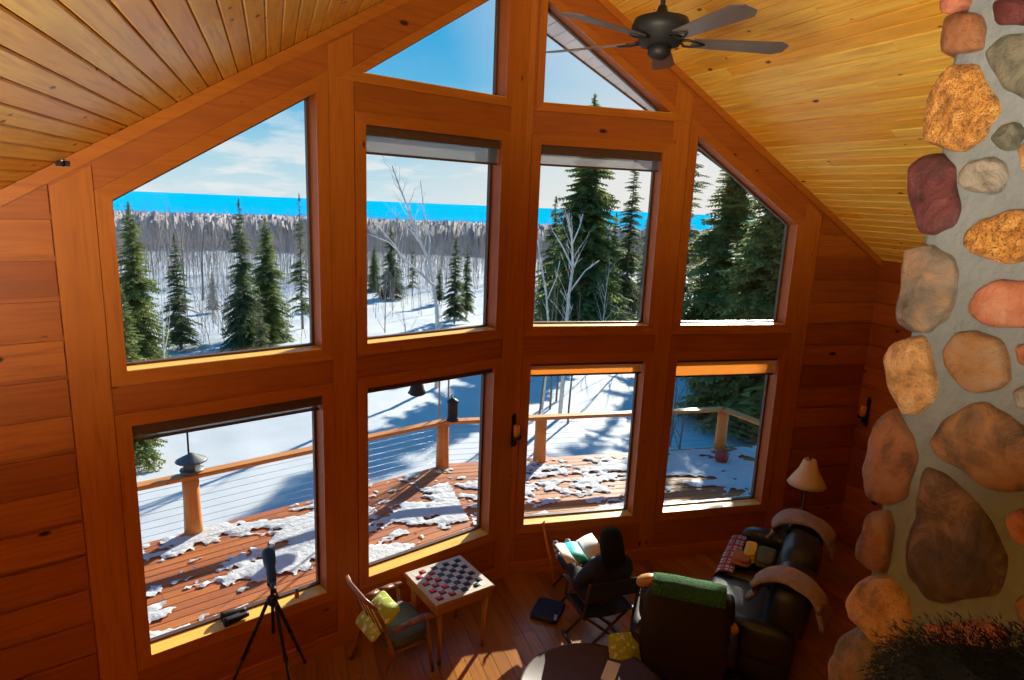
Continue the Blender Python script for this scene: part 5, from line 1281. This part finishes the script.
# ================================================================== SOFA
SO = Vector((2.60, 5.41, 0)); srz = R(61.5)
so = thing('leather_sofa', 'long black leather sofa seen over its back at lower right', 'sofa', SO, srz)
M_BLK = plain('black_leather', (.020, .019, .020), .38, vary=.15, scale=6, bump=.08)
soft('base', (1.95, .80, .34), M_BLK, so, (.52, .22, .20), (0, 0, 0), 9, 10)
for x in (-.02, .68): soft('back_cushion', (.70, .38, .58), M_BLK, so, (x, -.08, .70), (R(6), 0, 0), 3.6, 12, .01, x)
soft('back_cushion', (.40, .38, .56), M_BLK, so, (1.22, -.08, .68), (R(6), 0, 0), 3.6, 12, .01, 5)
for x in (.08, .93): soft('seat_cushion', (.84, .62, .18), M_BLK, so, (x, .38, .43), (0, 0, 0), 5, 10)
for x in (-.40, 1.44): soft('armrest', (.20, .76, .36), M_BLK, so, (x, .2, .46), (0, 0, 0), 3.4, 12)
for x in (-.35, 1.38):
    for y in (-.10, .54): mb = MB(); lathe(mb, [(.02, 0), (.028, .05)], (x, y, 0), 10); mb.build('foot', M_DARKW, so)
M_FLEECE = two_col('pinkish_fleece', (.34, .24, .20), (.46, .34, .29), 20, .3, .7, rough=.95, bump=.5)
def sloc(x, y=0, z=0): return SO + Matrix.Rotation(srz, 3, 'Z') @ Vector((x, y, z))
bp_ = [(.26, .76), (.20, .89), (.10, .99), (-.06, 1.03), (-.22, .99), (-.34, .88), (-.41, .72)]
drape('fleece_throw', bp_, .30, .05, M_FLEECE, sloc(-.20), srz + R(-6), 'pinkish beige fleece over the near part of the black sofa back', 'throw', .03, 12, group='fleece throws on the sofa back')
drape('fleece_throw', bp_, .30, .05, M_FLEECE, sloc(1.12), srz + R(-6), 'pinkish beige fleece over the far end of the sofa back, nearer the lamp', 'throw', .03, 12, group='fleece throws on the sofa back')
def plaid_mat():
    mt, t, b = nodes('plaid_blanket'); L = t.links.new; uv = N(t, 'ShaderNodeUVMap'); sp_ = N(t, 'ShaderNodeSeparateXYZ'); L(uv.outputs[0], sp_.inputs[0])
    def stripe(o, sc, ph, th):
        a = N(t, 'ShaderNodeMath', operation='MULTIPLY_ADD'); a.inputs[1].default_value = sc; a.inputs[2].default_value = ph; L(o, a.inputs[0])
        f = N(t, 'ShaderNodeMath', operation='FRACT'); L(a.outputs[0], f.inputs[0]); g = N(t, 'ShaderNodeMath', operation='LESS_THAN'); g.inputs[1].default_value = th; L(f.outputs[0], g.inputs[0]); return g.outputs[0]
    def mixc(f, a, c):
        m = N(t, 'ShaderNodeMix', data_type='RGBA'); L(f, m.inputs[0])
        if isinstance(a, tuple): m.inputs[6].default_value = (*a, 1)
        else: L(a, m.inputs[6])
        m.inputs[7].default_value = (*c, 1); return m.outputs[2]
    c = mixc(stripe(sp_.outputs[0], 6.5, .1, .45), (.55, .50, .44), (.45, .04, .03)); c = mixc(stripe(sp_.outputs[0], 6.5, .45, .12), c, (.03, .03, .05)); c = mixc(stripe(sp_.outputs[1], 6.5, .2, .18), c, (.30, .03, .03)); c = mixc(stripe(sp_.outputs[1], 13, .6, .12), c, (.04, .04, .05))
    L(c, b.inputs['Base Color']); b.inputs['Roughness'].default_value = .9; return mt
drape('plaid_blanket', [(.70, .30), (.695, .44), (.665, .535), (.60, .555), (.50, .55)], .88, .014, plaid_mat(), sloc(.86), srz, 'red and cream plaid blanket along the front of the sofa seat', 'blanket', .01, 20)
M_YEL = plain('yellow_cloth', (.78, .50, .02), .85, vary=.15, scale=14); M_OLV = plain('olive_cloth', (.12, .11, .04), .9, vary=.2, scale=10); M_RUST = plain('rust_cloth', (.45, .14, .04), .9)
def folded(name, label, cat, x, y, z, s, mat, n=3, rz=0):
    t = thing(name, label, cat, sloc(x, y, z), srz + rz)
    mb = MB()
    for k in range(n):
        o = soft('fold', (s[0] - .015 * k, s[1] - .01 * k, s[2] / n * 1.25), mat, t, (.004 * k, 0, s[2] / n * (k + .55)), (0, 0, R(2 * k)), 4.5, 8, .012, k + x)
    return t
folded('folded_blanket', 'rust orange folded cloth beside the plaid blanket on the sofa', 'blanket', .70, .46, .565, (.24, .20, .07), M_RUST, 2)
folded('folded_shirt', 'bright yellow folded cloth on the sofa seat', 'cloth', .86, .40, .565, (.34, .14, .10), M_YEL, 3)
folded('folded_blanket', 'olive green folded blanket next to the yellow cloth on the sofa', 'blanket', .84, .24, .565, (.36, .20, .09), M_OLV, 2)

# side table and lamp past the sofa
sx_, sy_ = 3.44, 6.93
st = thing('side_table', 'dark side table with the cream lamp in the shadowy corner', 'table', (sx_, sy_, 0), srz)
mb = MB(); box(mb, (0, 0, .585), (.46, .46, .03), ch=.006); mb.build('tabletop', M_DARKW, st)
mb = MB(); box(mb, (0, 0, .2), (.40, .40, .02)); mb.build('shelf', M_DARKW, st)
for a in (-1, 1):
    for b in (-1, 1): mb = MB(); box(mb, (a * .2, b * .2, .285), (.04, .04, .57)); mb.build('leg', M_DARKW, st)
table_lamp('table_lamp', 'table lamp with a flared cream shade in the dark corner', (sx_, sy_, .60), (.065, .21, .30), .80)

# ================================================================== SPOTTING SCOPE, SILL THINGS
def onfloor(x, y, z=0):
    q = pix(x, y); return Vector((0, 0, H)) + q * ((z - H) / q.z)
tp = Vector((-1.835, 4.62, 0)); t = thing('scope_tripod', 'black tripod standing before the leftmost lower window', 'tripod', tp)
apex = Vector((0, 0, 1.0)); feet = [onfloor(305, 663), onfloor(296, 716), onfloor(219, 716)]
for fo_ in feet:
    q = fo_ - tp; q.z = 0.01
    mb = MB(); a = apex + Vector((q.x, q.y, 0)).normalized() * .03; mid = a.lerp(q, .5); low = a.lerp(q, .78)
    tube(mb, [a, mid], .015, 8); tube(mb, [mid, low], .012, 8); tube(mb, [low, q], .009, 8)
    for c in (mid, low): lathe(mb, [(.017, -.02), (.019, 0), (.017, .02)], c, 10, axis=(a - q))
    lathe(mb, [(.014, 0), (.014, .02), (0, .03)], q - Vector((0, 0, .009)), 8); mb.build('leg', M_BLACK, t)
mb = MB(); tube(mb, [(0, 0, .70), (0, 0, 1.13)], .013, 10); lathe(mb, [(.03, .96), (.04, .98), (.04, 1.02), (.02, 1.04)], n=14); mb.build('centre_column', M_BLACK, t)
mb = MB(); lathe(mb, [(.025, 1.12), (.035, 1.14), (.035, 1.17), (.02, 1.19)], n=14); tube(mb, [(0, 0, 1.15), (.10, -.12, 1.10)], .008, 8); mb.build('pan_head', M_BLACK, t)
hd = Vector((tp.x, tp.y, 0)).normalized(); hd = (Matrix.Rotation(R(3), 3, 'Z') @ hd); ax_ = (hd + Vector((0, 0, .10))).normalized()
t2 = thing('spotting_scope', 'black spotting scope on the tripod aimed out of the window', 'scope', tp + Vector((0, 0, 1.19)))
mb = MB(); lathe(mb, [(.022, -.16), (.026, -.13), (.034, -.10), (.038, .02), (.036, .06), (.048, .14), (.053, .24), (.053, .27), (.046, .27), (.044, .25), (0, .245)], Vector((0, 0, .05)), 20, axis=ax_); mb.build('barrel', M_BLACK, t2)
mb = MB(); lathe(mb, [(.018, -.24), (.024, -.235), (.024, -.19), (.018, -.15)], Vector((0, 0, .055)), 14, axis=ax_); mb.build('eyepiece', M_BLACK, t2)
mb = MB(); box(mb, (0, 0, .012), (.035, .07, .024), rz=math.atan2(-hd.x, hd.y)); mb.build('mount_foot', M_BLACK, t2)

def on_sill(win_u, d, z): return WL(win_u, z, d)
bnz = math.atan2(-oL.x, oL.y)
bq = on_sill(2.97, .052, zB3 + .001); t = thing('binoculars', 'black binoculars lying on the sill of the leftmost lower window', 'binoculars', bq, math.atan2(dL.y, dL.x)); t.scale = (1.35, 1.35, 1.35)
for sy in (-1, 1):
    mb = MB(); lathe(mb, [(.016, -.075), (.018, -.06), (.020, -.03), (.026, .0), (.029, .06), (.029, .075), (0, .07)], (0, sy * .030, .030), 16, axis=(1, sy * .06, 0)); mb.build('barrel', M_BLACK, t)
mb = MB(); box(mb, (-.01, 0, .032), (.04, .05, .018), ch=.003); mb.build('bridge', M_BLACK, t)
mb = MB(); lathe(mb, [(.017, 0), (.022, .004), (.02, .012), (0, .014)], (.12, 0, 0), 14); o = mb.build('lens_cap', plain('silver_cap', (.55, .6, .65), .3, metal=.5)); 
o.location = bq + dL * .09; props(o, 'small shiny lens cap on the sill just left of the binoculars', 'lens cap'); 
for v in o.data.vertices: v.co.x -= .12
bq = on_sill(2.43, .06, zB3 + .001); t = thing('glue_bottle', 'tiny red bottle with a blue cap at the right end of the sill', 'bottle', bq)
mb = MB(); lathe(mb, [(.020, 0), (.021, .05), (.012, .062)], n=14); mb.build('bottle_body', plain('red_plastic', (.55, .08, .03), .4), t)
mb = MB(); lathe(mb, [(.015, .060), (.015, .085), (.01, .09), (0, .09)], n=14); mb.build('cap', plain('blue_plastic', (.05, .22, .5), .4), t)
